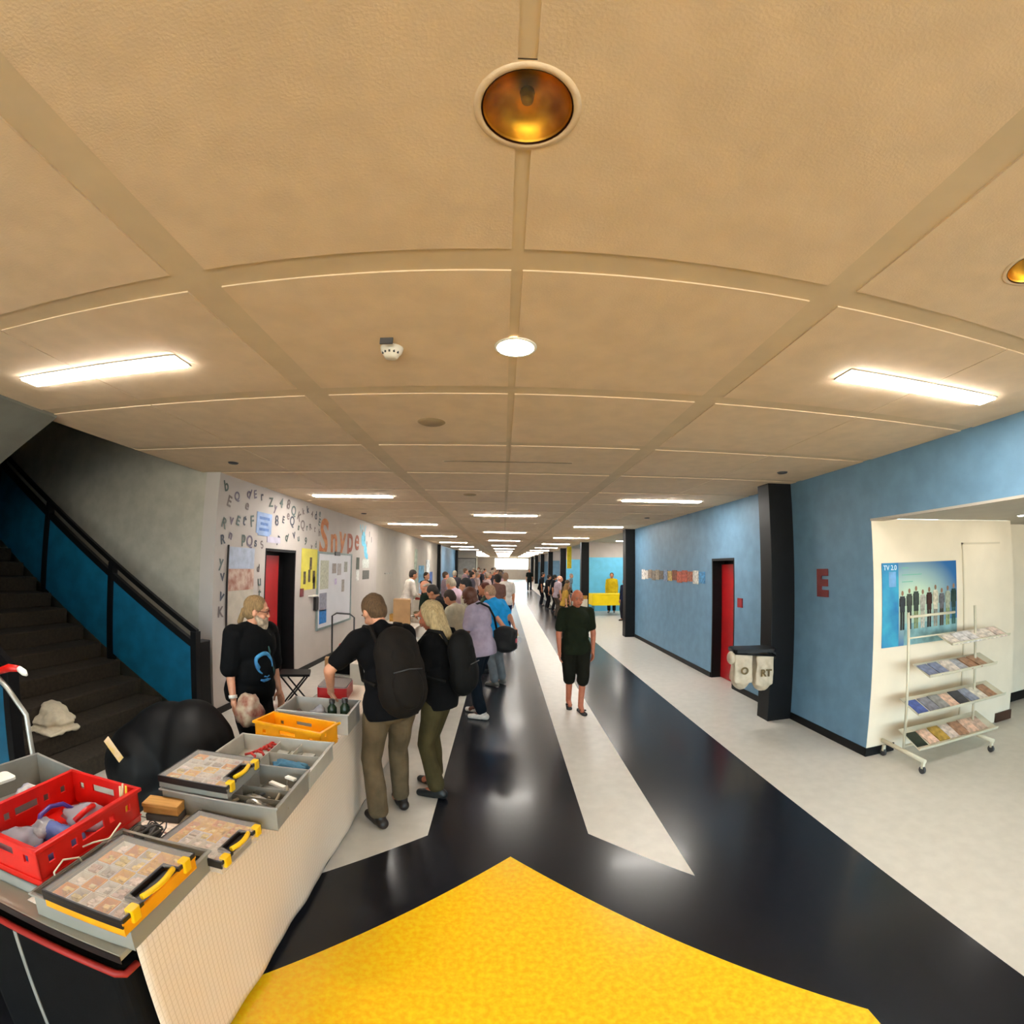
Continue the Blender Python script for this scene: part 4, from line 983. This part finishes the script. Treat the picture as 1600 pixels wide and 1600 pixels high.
    # head with features, and hands, join the same body mesh
    def headp(m):
        u = hM
        def hh(v): return P(hc+u @ Vector(v))
        m.ell(hh((0, -.012, .022)), (.078*S, .098*S, .098*S), u, 20, 14)
        m.ell(hh((0, .022, -.035)), (.060*S, .070*S, .080*S), u, 18, 12)
        m.ell(hh((0, .058, -.088)), (.030*S, .026*S, .022*S), u)
        m.cap(hh((0, .086, .012)), hh((0, .104, -.026)), .010*S, .015*S, 10)
        for s_ in (-1, 1):
            m.ell(hh((s_*.080, -.008, -.012)), (.010*S, .020*S, .032*S), u)
            m.ell(hh((s_*.035, .066, -.035)), (.022*S, .022*S, .02*S), u)
        m.cap(hh((-.03, .083, .032)), hh((.03, .083, .032)), .012*S, seg=8)
        m.cap(hh((-.016, .086, -.058)), hh((.016, .086, -.058)), .010*S, seg=8)
        m.cap(hh((0, -.02, -.04)), P(neck+sp @ V(0, -.005, -.02)), .050*S, .056*S)
    hm = shell_mesh('h', [headp], .0055 if near else .014, skm(skin), 3)
    bm = bmesh.new(); bm.from_mesh(me); bm.from_mesh(hm)
    hb = MB()
    for i in (0, 1):
        d = (wr[i]-el[i]); hand_parts(hb, P(wr[i]), d, V((1, -1)[i], .25, 0) if d.z < -.15*d.length else V(0, 0, -1), (1, -1)[i] if d.z < -.15*d.length else (1, -1)[i], S, .35, 8 if near else 6)
    if near:
        hmesh = shell_mesh('hd', [lambda m: (m.v.extend(hb.v), m.f.extend(hb.f), m.mi.extend(hb.mi), m.sm.extend(hb.sm))], .0042, skm(skin), 2)
    else: hmesh = hb.mesh('hd', skm(skin))
    bm.from_mesh(hmesh); bm.to_mesh(me); bm.free()
    obj('body', me, t)
    # clothes
    sc, kind = shirt
    sm = mat('cloth_'+sc, sc, .9, n=10, amt=.14, bump=.15, bs=120, spec=.15)
    f = {'tee': .72, 'wide': .95, 'long': 1.0, 'polo': .65}[kind]
    ex = .014 if kind != 'wide' else .03
    def shp(m):
        torso(m, ex)
        m.ell(P(T((0, 0, -.05))), ((.176*g+.7*ex+.010)*S, (.130*g+ex*.6+.016)*S, .21*S), sp, 20, 12)
        for i in (0, 1):
            upper_arm(m, i, f, ex+.008)
            if kind == 'long': m.cap(P(el[i]), P(el[i].lerp(wr[i], .95)), .052*S, .036*S)
        m.cap(P(neck+sp @ V(0, -.01, -.05)), P(neck+sp @ V(0, .0, .012)), .066*S, .060*S)
    shm = shell_mesh('shirt', [shp], .012 if near else .022, sm, 5, .010 if near else .006, 7, len(label))
    spi = sp.inverted(); nsh = len(shm.vertices)
    for v in shm.vertices:
        w = spi @ (v.co/S-hip)
        if w.z < -.125 and abs(w.x) < .26: w.z = -.125-.02*max(0, -.125-w.z); v.co = (hip+sp @ w)*S
    obj('shirt', shm, t)
    lc, lk = legs; lm = mat('cloth_'+lc, lc, .9, n=8, amt=.22, bump=.2, bs=90, spec=.15)
    def lgp(m):
        m.ell(P(T((0, 0, -.02))), ((.150*g+.006)*S, (.106*g+.006)*S, .12*S), sp, 18, 10)
        m.ell(P((0, -.005, .86)), ((.160*g+.008)*S, (.112*g+.010)*S, .10*S))
        for i in (0, 1): leg(m, i, .016 if lk == 'long' else .028, .90 if lk == 'long' else .12, .012)
    if not hide_legs:
        obj('trousers' if lk == 'long' else 'shorts', shell_mesh('legs', [lgp], .012 if near else .022, lm, 4, .014 if near else .006, 6, len(label)*2), t)
        for i in (0, 1):
            so_ = MB(); a = ank[i]; fz = a.z-.085
            fd = V((-.12, .12)[i], 1, 0).normalized()
            def fp(v): return P(V(a.x, a.y, fz)+fd*v[1]+fd.cross(V(0, 0, 1))*v[0]+V(0, 0, v[2]))
            if sandals:
                m_ = MB(); m_.cap(fp((0, -.05, .015)), fp((0, .16, .012)), .036*S, .040*S, 12)
                m_.v = [(x, y, min(z, (fz+.03)*S)) for x, y, z in m_.v]; m_.v = [(x, y, max(z, fz*S)) for x, y, z in m_.v]
                m_.build('sandal', mat('shoe_'+shoe, shoe, .6, n=20), t)
                st_ = MB(); st_.cap(fp((-.035, .10, .05)), fp((.035, .09, .055)), .012*S, seg=8).cap(fp((.0, .015, .068)), fp((.0, .10, .055)), .010*S, seg=8)
                st_.build('sandal_strap', mat('shoe_'+shoe, shoe, .6), t)
            else:
                sm_ = shell_mesh('shoe', [lambda m: m.cap(fp((0, -.045, .042)), fp((0, .03, .045)), .042*S, .042*S), lambda m: m.cap(fp((0, .03, .04)), fp((0, .165, .030)), .044*S, .032*S), lambda m: m.ell(fp((0, .0, .08)), (.045*S, .055*S, .045*S))], .008 if near else .018, mat('shoe_'+shoe, shoe, .5, n=30), 3)
                for v in sm_.vertices: v.co.z = max(v.co.z, (fz+.004)*S)
                obj('shoe', sm_, t)
    if hair:
        kind, hcx = hair
        hmx = mat('hair_'+hcx, hcx, .8, n=40, amt=.35, bump=.5, bs=120, aniso=(3, 3, .6))
        def hh(v): return P(hc+hM @ Vector(v))
        def hp_(m):
            if kind in ('short', 'long', 'pony', 'curly', 'cap'):
                q = .012 if kind == 'curly' else .004
                m.ell(hh((0, -.026, .036)), ((.082+q)*S, (.098+q)*S, (.094+q)*S), hM, 20, 14)
                m.ell(hh((0, -.050, -.008)), ((.074+q)*S, (.066+q)*S, (.082+q)*S), hM, 18, 12)
            if kind == 'bald':
                for s_ in (-1, 1): m.cap(hh((s_*.068, -.01, .01)), hh((s_*.05, -.075, -.01)), .020*S, .028*S)
                m.cap(hh((-.04, -.088, -.015)), hh((.04, -.088, -.015)), .030*S, seg=10)
            if kind == 'long':
                for s_ in (-1, 1):
                    m.cap(hh((s_*.066, -.03, .03)), hh((s_*.078, -.03, -.17)), .040*S, .036*S); m.cap(hh((s_*.05, -.06, .02)), hh((s_*.05, -.07, -.20)), .045*S, .040*S)
                    m.cap(hh((s_*.060, .02, .06)), hh((s_*.078, .01, -.06)), .028*S, .022*S)
                m.cap(hh((0, -.08, 0)), hh((0, -.085, -.20)), .050*S, .045*S)
            if kind == 'pony': m.cap(hh((0, -.115, -.02)), hh((0, -.135, -.12)), .028*S, .022*S); m.cap(hh((0, -.135, -.12)), hh((0, -.11, -.20)), .024*S, .014*S)
        obj('hair', shell_mesh('hair', [hp_], .0065 if near else .016, hmx, 3, .004, 30, 2), t)
    def hh(v): return P(hc+hM @ Vector(v))
    if near:
        for s_ in (-1, 1):
            e = MB().ell(hh((s_*.031, .073, .008)), (.0120*S, .0105*S, .0055*S), hM).build('eye', mat('eye_white', 'a89c92', .3, n=9), t)
            MB().ell(hh((s_*.031, .083, .008)), (.0055*S, .003*S, .0055*S), hM).build('iris', mat('iris', '2a1c14', .3), e)
        MB().cap(hh((-.020, .094, -.0585)), hh((.020, .094, -.0585)), .0045*S, seg=8).build('mouth', mat('lips', '8e4c40', .5), t)
        eb = MB()
        for s_ in (-1, 1): MB().cap(hh((s_*.045, .084, .034)), hh((s_*.018, .092, .036)), .0045*S, seg=8).build('eyebrow', mat('hair_'+(hair[1] if hair else '6b5a4a'), hair[1] if hair else '6b5a4a', .8), t)
    J = dict(P=P, T=T, hh=hh, sh=sh, el=el, wr=wr, hc=hc, S=S, t=t, sp=sp, hM=hM, kn=kn, ank=ank, neck=neck)
    return J
def world(J, v):
    t = J['t']; return Matrix.Translation(t.location) @ Matrix.Rotation(t.rotation_euler[2], 4, 'Z') @ Vector(v)

# bearded seller behind the table, in profile
J = person('bearded seller with grey ponytail and glasses in a wide black T-shirt behind the near stall', (-2.10, 3.55, 0), R(-112), 1.68, 'light', lean=4, head=(6, 40), hands=((-.24, .12, .80), (.27, .12, .78)), shirt=('060709', 'wide'), legs=('1a1a1e', 'long'), hair=('pony', '8a6f4a'), girth=1.22, belly=.05)
t, hh, P = J['t'], J['hh'], J['P']
obj('beard', shell_mesh('beard', [lambda m: m.ell(hh((0, .060, -.085)), (.052, .045, .050)), lambda m: m.cap(hh((-.058, .02, -.05)), hh((-.04, .06, -.085)), .022, .03), lambda m: m.cap(hh((.058, .02, -.05)), hh((.04, .06, -.085)), .022, .03), lambda m: m.ell(hh((0, .078, -.115)), (.036, .032, .045)), lambda m: m.cap(hh((-.028, .092, -.046)), hh((.028, .092, -.046)), .011)], .007, mat('beard_grey', 'b09c86', .9, n=40, amt=.3, bump=.5, bs=150), 2, .004, 40, 1), t)
gl = MB()
for s_ in (-1, 1):
    gl.tube([hh((s_*.034+.024*math.cos(a), .096, .006+.017*math.sin(a))) for a in [2*math.pi*i/14 for i in range(14)]], .0022, 6, True)
    gl.tube([hh((s_*.058, .094, .012)), hh((s_*.082, .0, .010))], .0025, 6)
gl.tube([hh((-.010, .097, .010)), hh((.010, .097, .010))], .002, 6).build('glasses', mat('glasses_frame', '5a2018', .4), t)
w_ = J['wr'][1]; e_ = J['el'][1]; q = w_.lerp(e_, .12)
MB().cone(P(q-(w_-e_).normalized()*.014), P(q+(w_-e_).normalized()*.014), .034, .033, 18).build('wristband', M_paper, t, label='white wristband')
T = J['T']
from mathutils.bvhtree import BVHTree
shirt_ = [c for c in t.children if c.name.startswith('shirt')][0]
bvh = BVHTree.FromPolygons([v.co.copy() for v in shirt_.data.vertices], [list(p.vertices) for p in shirt_.data.polygons])
def onshirt(u, v, e=0):
    o = P(T((u, .9, v))); d = (J['sp'] @ V(0, -1, 0)).normalized(); hit = bvh.ray_cast(o, d)[0]
    return (hit if hit else o+d*.7)-d*.001
M_mot = mat('motif_blue', '1f5a8c', .7, n=18, col2='3f8fc0'); M_mot2 = mat('motif_green', '1f4a48', .7, n=18)
def stroke(pts, r, m): MB().tube([onshirt(a, b) for a, b in pts], r, 6).build('shirt_print', m, t)
arc = [(.00+.085*math.cos(R(a)), .22+.085*math.sin(R(a))) for a in range(-60, 215, 12)]
stroke(arc, [.006+.013*math.sin(math.pi*i/(len(arc)-1)) for i in range(len(arc))], M_mot)
stroke([(.085, .20), (.075, .24), (.06, .20), (.075, .18)], .009, M_mot)
stroke([(-.05, .36), (-.07, .31), (-.075, .26)], [.005, .011, .005], M_mot2)
stroke([(-.09, .20), (-.10, .15), (-.12, .11)], [.004, .008, .004], M_mot2)
stroke([(.05, .09), (.02, .08), (-.02, .085), (-.06, .08)], [.008, .014, .014, .006], M_mot)
stroke([(.02, .12), (-.01, .11), (-.03, .12)], .006, M_mot)
wq = world(J, P(w_))
lump('plastic_bag', 'crinkled clear bag with red and yellow things held by the bearded seller', 'bag', (-1.93, 3.24, .66), (.11, .10, .16), mat('bag_mixed', 'b7a890', .35, n=14, col2='8a4a3c'), 3.3, amp=.3)

# man with the big rucksack
J = person('short haired man in black T-shirt and khaki trousers reaching over the near stall', (-.80, 3.25, 0), R(38), 1.80, 'light', lean=12, side=-3, head=(28, 12), hands=((-.34, .30, .96), (.10, .34, 1.0)), feet=((-.13, -.05), (.13, .12)), shirt=('08080b', 'tee'), legs=('5e503c', 'long'), shoe='1c120c', hair=('short', '5a4228'), girth=1.08, elbow=((-1, -.4, -.2), (.5, -.6, -.4)))
def backpack(J, label, w, d, h, col, z=.10, extra=True, name='backpack'):
    t = thing(name, label, 'backpack', J['t'].location, J['t'].rotation_euler[2]); P, T, sp = J['P'], J['T'], J['sp']
    m_ = mat('pack_'+col, col, .8, n=12, amt=.25, bump=.15, bs=180, spec=.2)
    c = T((0, -.135-d/2, z+h/2))
    obj('body', shell_mesh('pack', [lambda m: m.ell(P(c+sp @ V(0, .02, h*.2)), (w*.5, d*.62, h*.36), sp), lambda m: m.ell(P(c+sp @ V(0, 0, -h*.18)), (w*.54, d*.66, h*.36), sp), lambda m: m.ell(P(c), (w*.53, d*.6, h*.42), sp)], .012, m_, 5, .008, 7, 4), t)
    if extra:
        obj('front_pocket', shell_mesh('pocket', [lambda m: m.ell(P(c+sp @ V(0, -d*.45, -h*.17)), (w*.36, d*.28, h*.26), sp), lambda m: m.ell(P(c+sp @ V(0, -d*.36, h*.16)), (w*.28, d*.22, h*.18), sp)], .012, mat('pack_'+col, col), 4, .005, 7, 9), t)
        MB().tube([P(c+sp @ V(-w*.3, -d*.62, h*.02)), P(c+sp @ V(0, -d*.74, h*.04)), P(c+sp @ V(w*.3, -d*.62, h*.02))], .004).build('zip', M_dgrey, t)
    for s_ in (-1, 1):
        k_ = [T((s_*.10, -.15, .40)), T((s_*.115, -.09, .515)), T((s_*.12, .02, .53)), T((s_*.125, .12, .42)), T((s_*.14, .135, .28)), T((s_*.17, .03, .16)), T((s_*.14, -.12, .12))]
        MB().tube([P(a) for a in k_], .016, 6).build('strap', m_, t)
    return t
backpack(J, 'big dark brown rucksack on the back of the man at the near stall', .34, .20, .58, '130e0a', -.10)

# blonde woman
J = person('blonde woman in black T-shirt and olive trousers beside the rucksack man', (-.50, 3.72, 0), R(72), 1.70, 'red', lean=3, head=(18, 6), hands=((-.02, .30, 1.08), (.08, .30, 1.12)), feet=((-.10, -.02), (.10, .10)), shirt=('070709', 'tee'), legs=('433b24', 'long'), shoe='141414', hair=('long', 'a8926a'), girth=1.0, shoulders=.9, elbow=((-.7, -.5, -.6), (.7, -.6, -.5)))
w_, e_ = J['wr'][1], J['el'][1]; q = w_.lerp(e_, .12); P = J['P']
MB().cone(P(q-(w_-e_).normalized()*.012), P(q+(w_-e_).normalized()*.012), .032, .031, 18).build('wristband', M_paper, J['t'], label='white wristband')
backpack(J, 'black rucksack on the back of the blonde woman', .30, .17, .50, '080808', .0)

# man in lilac shirt with the shoulder bag
J = person('dark skinned man in pale lilac shirt and dark jeans with a shoulder bag', (-.25, 5.78, 0), R(68), 1.76, 'dark', lean=9, head=(30, 8), hands=((-.10, .32, .98), (.24, .16, .88)), feet=((-.10, -.06), (.11, .10)), shirt=('a598ac', 'polo'), legs=('0d151e', 'long'), shoe='c9beb4', hair=None, girth=1.12)
P, T = J['P'], J['T']
sb = thing('shoulder_bag', 'black shoulder bag with red and white round patches on the lilac shirted man', 'bag', J['t'].location, J['t'].rotation_euler[2])
obj('body', shell_mesh('sbag', [lambda m: m.box(.10, .30, -.36, -.10, .86, 1.12), lambda m: m.ell((.20, -.23, 1.08), (.12, .15, .09)), lambda m: m.ell((.20, -.23, .92), (.13, .17, .10))], .012, mat('sbag_black', '08080b', .8, n=12, amt=.3), 8, .004, 8, 2), sb)
MB().tube([P(T((.17, -.15, .12))), P(T((.12, -.16, .32))), P(T((.02, -.15, .46))), P(T((-.08, -.08, .53))), P(T((-.13, .03, .50))), P(T((-.08, .15, .34))), P(T((.06, .17, .2))), P(T((.18, .06, .12)))], .014, 6).build('strap', M_blackm, sb)
for (y, z, r_, c_, n_) in ((-.31, 1.0, .030, 'b8505a', 'round red patch'), (-.20, .99, .030, 'b8b4b8', 'pale patch'), (-.26, 1.06, .014, 'c9b070', 'yellow badge')):
    o = MB().cone((0, 0, 0), (.006, 0, 0), r_, seg=16).build('patch', mat('patch_'+c_, c_, .6, n=30), sb, (.333, y, z), label=n_)
    MB().cone((0, 0, 0), (0, -.006, 0), r_, seg=16).build('patch', mat('patch_'+c_, c_, .6, n=30), sb, (.13+(y+.31)*1.2, -.405, z), label=n_)

# walking man in dark green
J = person('bald man in dark green T-shirt and shorts walking toward the camera on the pale stripe', (.98, 6.12, 0), R(184), 1.68, 'red', lean=2, head=(10, 4), hands=((-.245, .06, .80), (.245, .08, .80)), feet=((-.055, .16), (.055, -.12)), shirt=('1a1f12', 'tee'), legs=('17160e', 'shorts'), shoe='16110d', hair=('bald', '8a8278'), girth=1.16, belly=.03, shoulders=1.0, sandals=True, elbow=((-1, -.2, 0), (1, -.2, 0)))

# the crowd down the corridor
M = None
def crowd(label, x, y, rz, h=1.74, group=None, **k): return person(label, (x, y, 0), R(rz), h, detail=2, group=group, **k)
crowd('person in white shirt with navy waist and pale trousers behind the left stalls', -2.55, 12.0, -60, 1.84, skin='tan', shirt=('cfc4b8', 'long'), legs=('c0b4a4', 'long'), hair=('short', '2a2018'), lean=14, hands=((-.1, .35, 1.05), (.15, .35, 1.0)))
crowd('person in black T-shirt standing with arms folded by the far left wall pictures', -2.36, 14.0, -120, 1.72, shirt=('16161c', 'tee'), legs=('3a3440', 'long'), hair=('short', '3a2e22'), hands=((.08, .22, 1.16), (-.08, .24, 1.14)))
crowd('grey haired man in dark green shirt with white lanyard card bending over a stall', -1.12, 8.0, 60, 1.78, skin='pink', lean=22, head=(22, 0), shirt=('18221a', 'tee'), legs=('20222a', 'long'), hair=('bald', 'a89c8c'), hands=((-.1, .40, 1.0), (.15, .42, 1.02)))
crowd('man in black T-shirt reaching over the second stall beside the grey haired man', -.84, 7.45, 80, 1.73, skin='tan', lean=24, head=(20, 0), shirt=('121116', 'tee'), legs=('1c2038', 'long'), hair=('short', '1c1814'), hands=((-.1, .42, .98), (.15, .40, 1.0)))
crowd('white haired man in pink shirt bending behind the black shirted man', -.78, 8.6, 50, 1.80, skin='pink', lean=20, head=(20, 0), shirt=('c2a8b4', 'tee'), legs=('1f2230', 'long'), hair=('short', 'b0a48e'), hands=((-.1, .40, 1.0), (.15, .4, 1.0)))
crowd('person in dark flat cap just above the lilac shirted man', -.52, 7.9, 70, 1.77, skin='light', lean=8, head=(10, 0), shirt=('b9ad98', 'tee'), legs=('24242c', 'long'), hair=('cap', '17181c'))
crowd('person in cream shirt half hidden by the lilac shirted man', -.62, 6.75, 66, 1.64, skin='tan', lean=12, head=(25, 0), shirt=('b4a890', 'tee'), legs=('26262c', 'long'), hair=('short', '33241a'), hands=((-.1, .36, 1.0), (.15, .36, 1.0)))
crowd('reddish brown haired person looking toward the stalls behind the lilac shirted man', -.29, 8.35, 100, 1.67, skin='tan', head=(12, 0), shirt=('4a5a4a', 'tee'), legs=('2a2a30', 'long'), hair=('short', '5a2414'))
crowd('person in bright blue T-shirt with grey hair and hands behind the back', -.04, 7.35, 52, 1.70, skin='pink', lean=16, head=(14, 0), shirt=('1f8fd0', 'tee'), legs=('5f6468', 'long'), shoe='55504a', hair=('short', 'a58468'), girth=1.2, hands=((-.08, -.22, .95), (.10, -.24, .95)), elbow=((-1, -.5, 0), (1, -.5, 0)))
crowd('person with dark curly hair in the middle of the crowd', -.14, 12.0, 40, 1.74, skin='tan', shirt=('6a4c44', 'tee'), legs=('2a2a30', 'long'), hair=('curly', '1a120c'))
crowd('person in white top with dark shoulder straps walking away in the crowd', .07, 13.0, 6, 1.77, skin='tan', shirt=('cfc6bc', 'tee'), legs=('1a2340', 'long'), hair=('short', '9a7a64'), girth=1.1)
rnd = random.Random(21)
GC = 'distant crowd along the left stalls'
protos = []
for i in range(5):
    c_, l_, hcol = [('8f7c86', '3a3a44', '5a4434'), ('b09a98', '33303a', '8c7a68'), ('55505c', '2a2a34', '2c2018'), ('a0848c', '4a4450', '6a5240'), ('3c3a40', '26262c', 'a89a88')][i]
    J = crowd('small blurred person in the distant crowd along the left stalls', -1.0, 16+i, 60, 1.74, GC, shirt=(c_, 'tee'), legs=(l_, 'long'), hair=('short', hcol), skin=['pink', 'tan', 'light', 'pink', 'red'][i])
    protos.append(J['t'])
k_ = 0
for i in range(30):
    x = (-1.75, -.55, -1.2, -.2)[i % 4]+rnd.uniform(-.15, .15); y = 14.6+i*.72; rz = R(rnd.choice([60, 80, 110, -70, 20]))
    if i < 5: protos[i].location = (x, y, 0); protos[i].rotation_euler[2] = rz
    else:
        d_ = dup(protos[i % 5], (x, y, 0), rz); d_.scale = (rnd.uniform(.95, 1.04),)*3
for lb, x, y, rz, sc_, i in (('dark clothed person walking alone toward the camera far down the dark floor', 1.95, 33, 180, .98, 4), ):
    pass
crowd('dark clothed person alone far down the dark floor right of the crowd', 1.95, 34, 180, 1.70, shirt=('121a18', 'tee'), legs=('14161c', 'long'), hair=('short', '2a2420'), skin='tan')
GR = 'distant people at the right hand stalls'
r = [('14161c', '16161c', 1.80, 22), ('1c1c20', '14141a', 1.95, 20.4), ('121318', '1c1c20', 2.08, 19.3), ('a4949c', '5a5048', 2.0, 17.0), ('bcaaa8', '4a4440', 2.1, 17.6), ('5a4a34', '30302a', 2.12, 15.6), ('b08a3c', '4a3c28', 1.95, 14.6), ('8a9aa4', '3a3a40', 3.25, 22.4)]
lbs = ['dark clothed person', 'person in black', 'person in black nearest the columns', 'person in pale pink grey shirt', 'person in pale rose shirt', 'person in brown', 'person in mustard yellow', 'person in pale blue grey shirt']
for i, (a, b_, x, y) in enumerate(r):
    crowd(lbs[i]+' at the distant stalls on the right, one of eight', x, y, [-90, -80, -100, -70, -95, -60, -85, -120][i], [1.66, 1.58, 1.6, 1.62, 1.58, 1.5, 1.42, 1.6][i], None, shirt=(a, 'tee'), legs=(b_, 'long'), hair=(['short', 'short', 'curly', 'bald', 'short', 'short', 'long', 'short'][i], ['1c1814', '2a2018', '14100c', 'c0b4a8', 'b09a90', '4a3a28', '8a6a40', '9a8c80'][i]), skin=['tan', 'light', 'tan', 'pink', 'pink', 'tan', 'light', 'light'][i], lean=8)
crowd('person in yellow and black vest in front of the cyan alcove wall', 4.50, 18.75, 160, 1.70, shirt=('c9b020', 'long'), legs=('24242a', 'long'), hair=('short', '3a2a1c'), skin='tan')
crowd('person in navy jacket at the right end of the yellow covered table', 4.30, 15.9, 120, 1.54, shirt=('141c38', 'long'), legs=('2a2a34', 'long'), hair=('short', '2a2018'), skin='light')

# further stalls: tables with cloths and goods
M_wcl = mat('white_cloth', 'd6cec0', .85, n=5, amt=.06)
rnd = random.Random(5)
def stall(label, x0, x1, y0, y1, cl_label, n, goods, gname, seed, ccol=None):
    folding_table(label, x0, x1, y0, y1)
    c_ = MB(); c_.box(x0-.01, x1+.01, y0-.01, y1+.01, TZ-.001, TZ+.004); c_.box(x1+.004, x1+.012, y0-.01, y1+.01, .2, TZ+.002); c_.box(x0-.01, x1+.01, y0-.016, y0-.008, .2, TZ+.002)
    tag(c_.build('tablecloth', ccol or M_wcl, None), cl_label, 'tablecloth')
    rd = random.Random(seed); cols = ['a03028', '30507a', '3c3c40', 'c9bda8', '8a7a5a', '4a6a4a', 'd6d0c8', 'b08030', '1c1c20']
    ny = max(1, int((y1-y0-.1)/.30)); nx = 2
    for i in range(n):
        ix, iy = i % nx, i//nx
        if iy >= ny: break
        x = x0+(x1-x0)*(ix+.5)/nx; y = y0+.15+.30*iy; w_, l_, h_ = rd.uniform(.08, .14), rd.uniform(.08, .12), rd.uniform(.05, .16)
        if 'third' in gname and 8.3 < y < 9.1: continue
        b_ = MB(); open_box(b_, w_*2, l_*2, h_, t=.006, lip=.006)
        cc = rd.choice(cols)
        tag(b_.build('goods_box', mat('goods_'+cc, cc, .6, n=14, amt=.3), None, (x, y, TZ+.005), rd.uniform(-.1, .1)), goods, 'box', gname)
stall('table of the second stall behind the lilac shirted man', -1.75, -1.05, 5.0+.2, 6.9, 'white cloth of the second left stall', 10, 'small open box of goods on the second left stall', 'goods on the second left stall', 3)
stall('table of the third stall under the crowd on the left', -2.35, -1.60, 7.6, 10.4, 'white cloth of the third left stall', 18, 'small open box of goods on the third left stall', 'goods on the third left stall', 8)
stall('table of the fourth stall on the left, deep in the crowd', -2.9, -2.25, 14.8, 17.6, 'white cloth of the fourth left stall', 14, 'small open box of goods on the fourth left stall', 'goods on the fourth left stall', 9)
stall('right hand stall table nearest the walking man', 2.45, 2.98, 16.1, 19.6, 'white cloth of the right hand stall nearest the walking man', 14, 'small open box of goods on the nearer right stall', 'goods on the nearer right stall', 12)
stall('right hand stall table further down beside the dark clothed people', 2.45, 2.98, 20.0, 24.4, 'white cloth of the right hand stall beside dark clothed people', 14, 'small open box of goods on the further right stall', 'goods on the further right stall', 13)
stall('right hand stall table furthest away', 2.45, 3.1, 25, 31, 'white cloth of the furthest right hand stall', 12, 'small open box of goods on the furthest right stall', 'goods on the furthest right stall', 14)
ct = thing('carton', 'upright pale brown carton on the third left stall', 'carton', (-1.92, 8.7, TZ+.005), R(10))
MB().box(-.16, .16, -.16, .16, 0, .50).build('body', mat('carton', 'b08a60', .8, n=6, amt=.1), ct)
MB().box(.16, .166, -.1, .1, .08, .42).build('dark_side', mat('carton_dark', '4a3020', .8), ct)

# folding stool, trolley with red bags by the left wall
fs_ = thing('folding_stool', 'black folding stool on the pale floor behind the bearded seller', 'stool', (-2.72, 5.75, 0), R(20))
MB().rbox(-.20, .20, -.16, .16, .43, .46, .03).build('seat', M_blackm, fs_)
for s_ in (-.15, .15):
    for d_ in (-1, 1): MB().tube([(d_*.17, s_, .43), (-d_*.17, s_, 0)], .012).build('leg', M_blackm, fs_)
cr = thing('luggage_trolley', 'tube trolley with red crates and black bag by the left wall baseboard', 'trolley', (-2.55, 7.3, 0), R(-8))
MB().tube([(-.20, -.1, .10), (-.20, -.1, 1.05), (-.12, -.1, 1.10), (.12, -.1, 1.10), (.20, -.1, 1.05), (.20, -.1, .10)], .014).build('handle_frame', M_dgrey, cr)
MB().box(-.25, .25, -.1, .3, .06, .09).build('platform', M_silver, cr)
for s_ in (-.2, .2): MB().cone((s_-.02, -.1, .06), (s_+.02, -.1, .06), .06).build('wheel', M_blackp, cr)
tag(MB().rbox(-.22, .22, -.16, .16, 0, .26, .04).build('black_bag', M_blkfab, None, (-2.52, 7.42, .095), R(-8)), 'black soft bag standing on the luggage trolley', 'bag')
lump('red_sack', 'bright red stuffed sack on top of the black bag on the trolley', 'sack', (-2.60, 7.40, .36), (.12, .12, .16), mat('red_sack', 'c41410', .6, n=7, amt=.2), 2.7, amp=.15)
lump('red_sack', 'second red sack on the trolley, closer to the rucksack man', 'sack', (-2.36, 7.44, .36), (.11, .11, .12), mat('red_sack', 'c41410', .6, n=7, amt=.2), 7.7, amp=.15)
tag(MB().box(-.09, .09, -.09, .09, 0, .22).build('small_carton', mat('carton', 'b08a60', .8, n=6, amt=.1), None, (-3.05, 7.9, 0), R(15)), 'small brown carton on the floor by the left baseboard', 'carton')
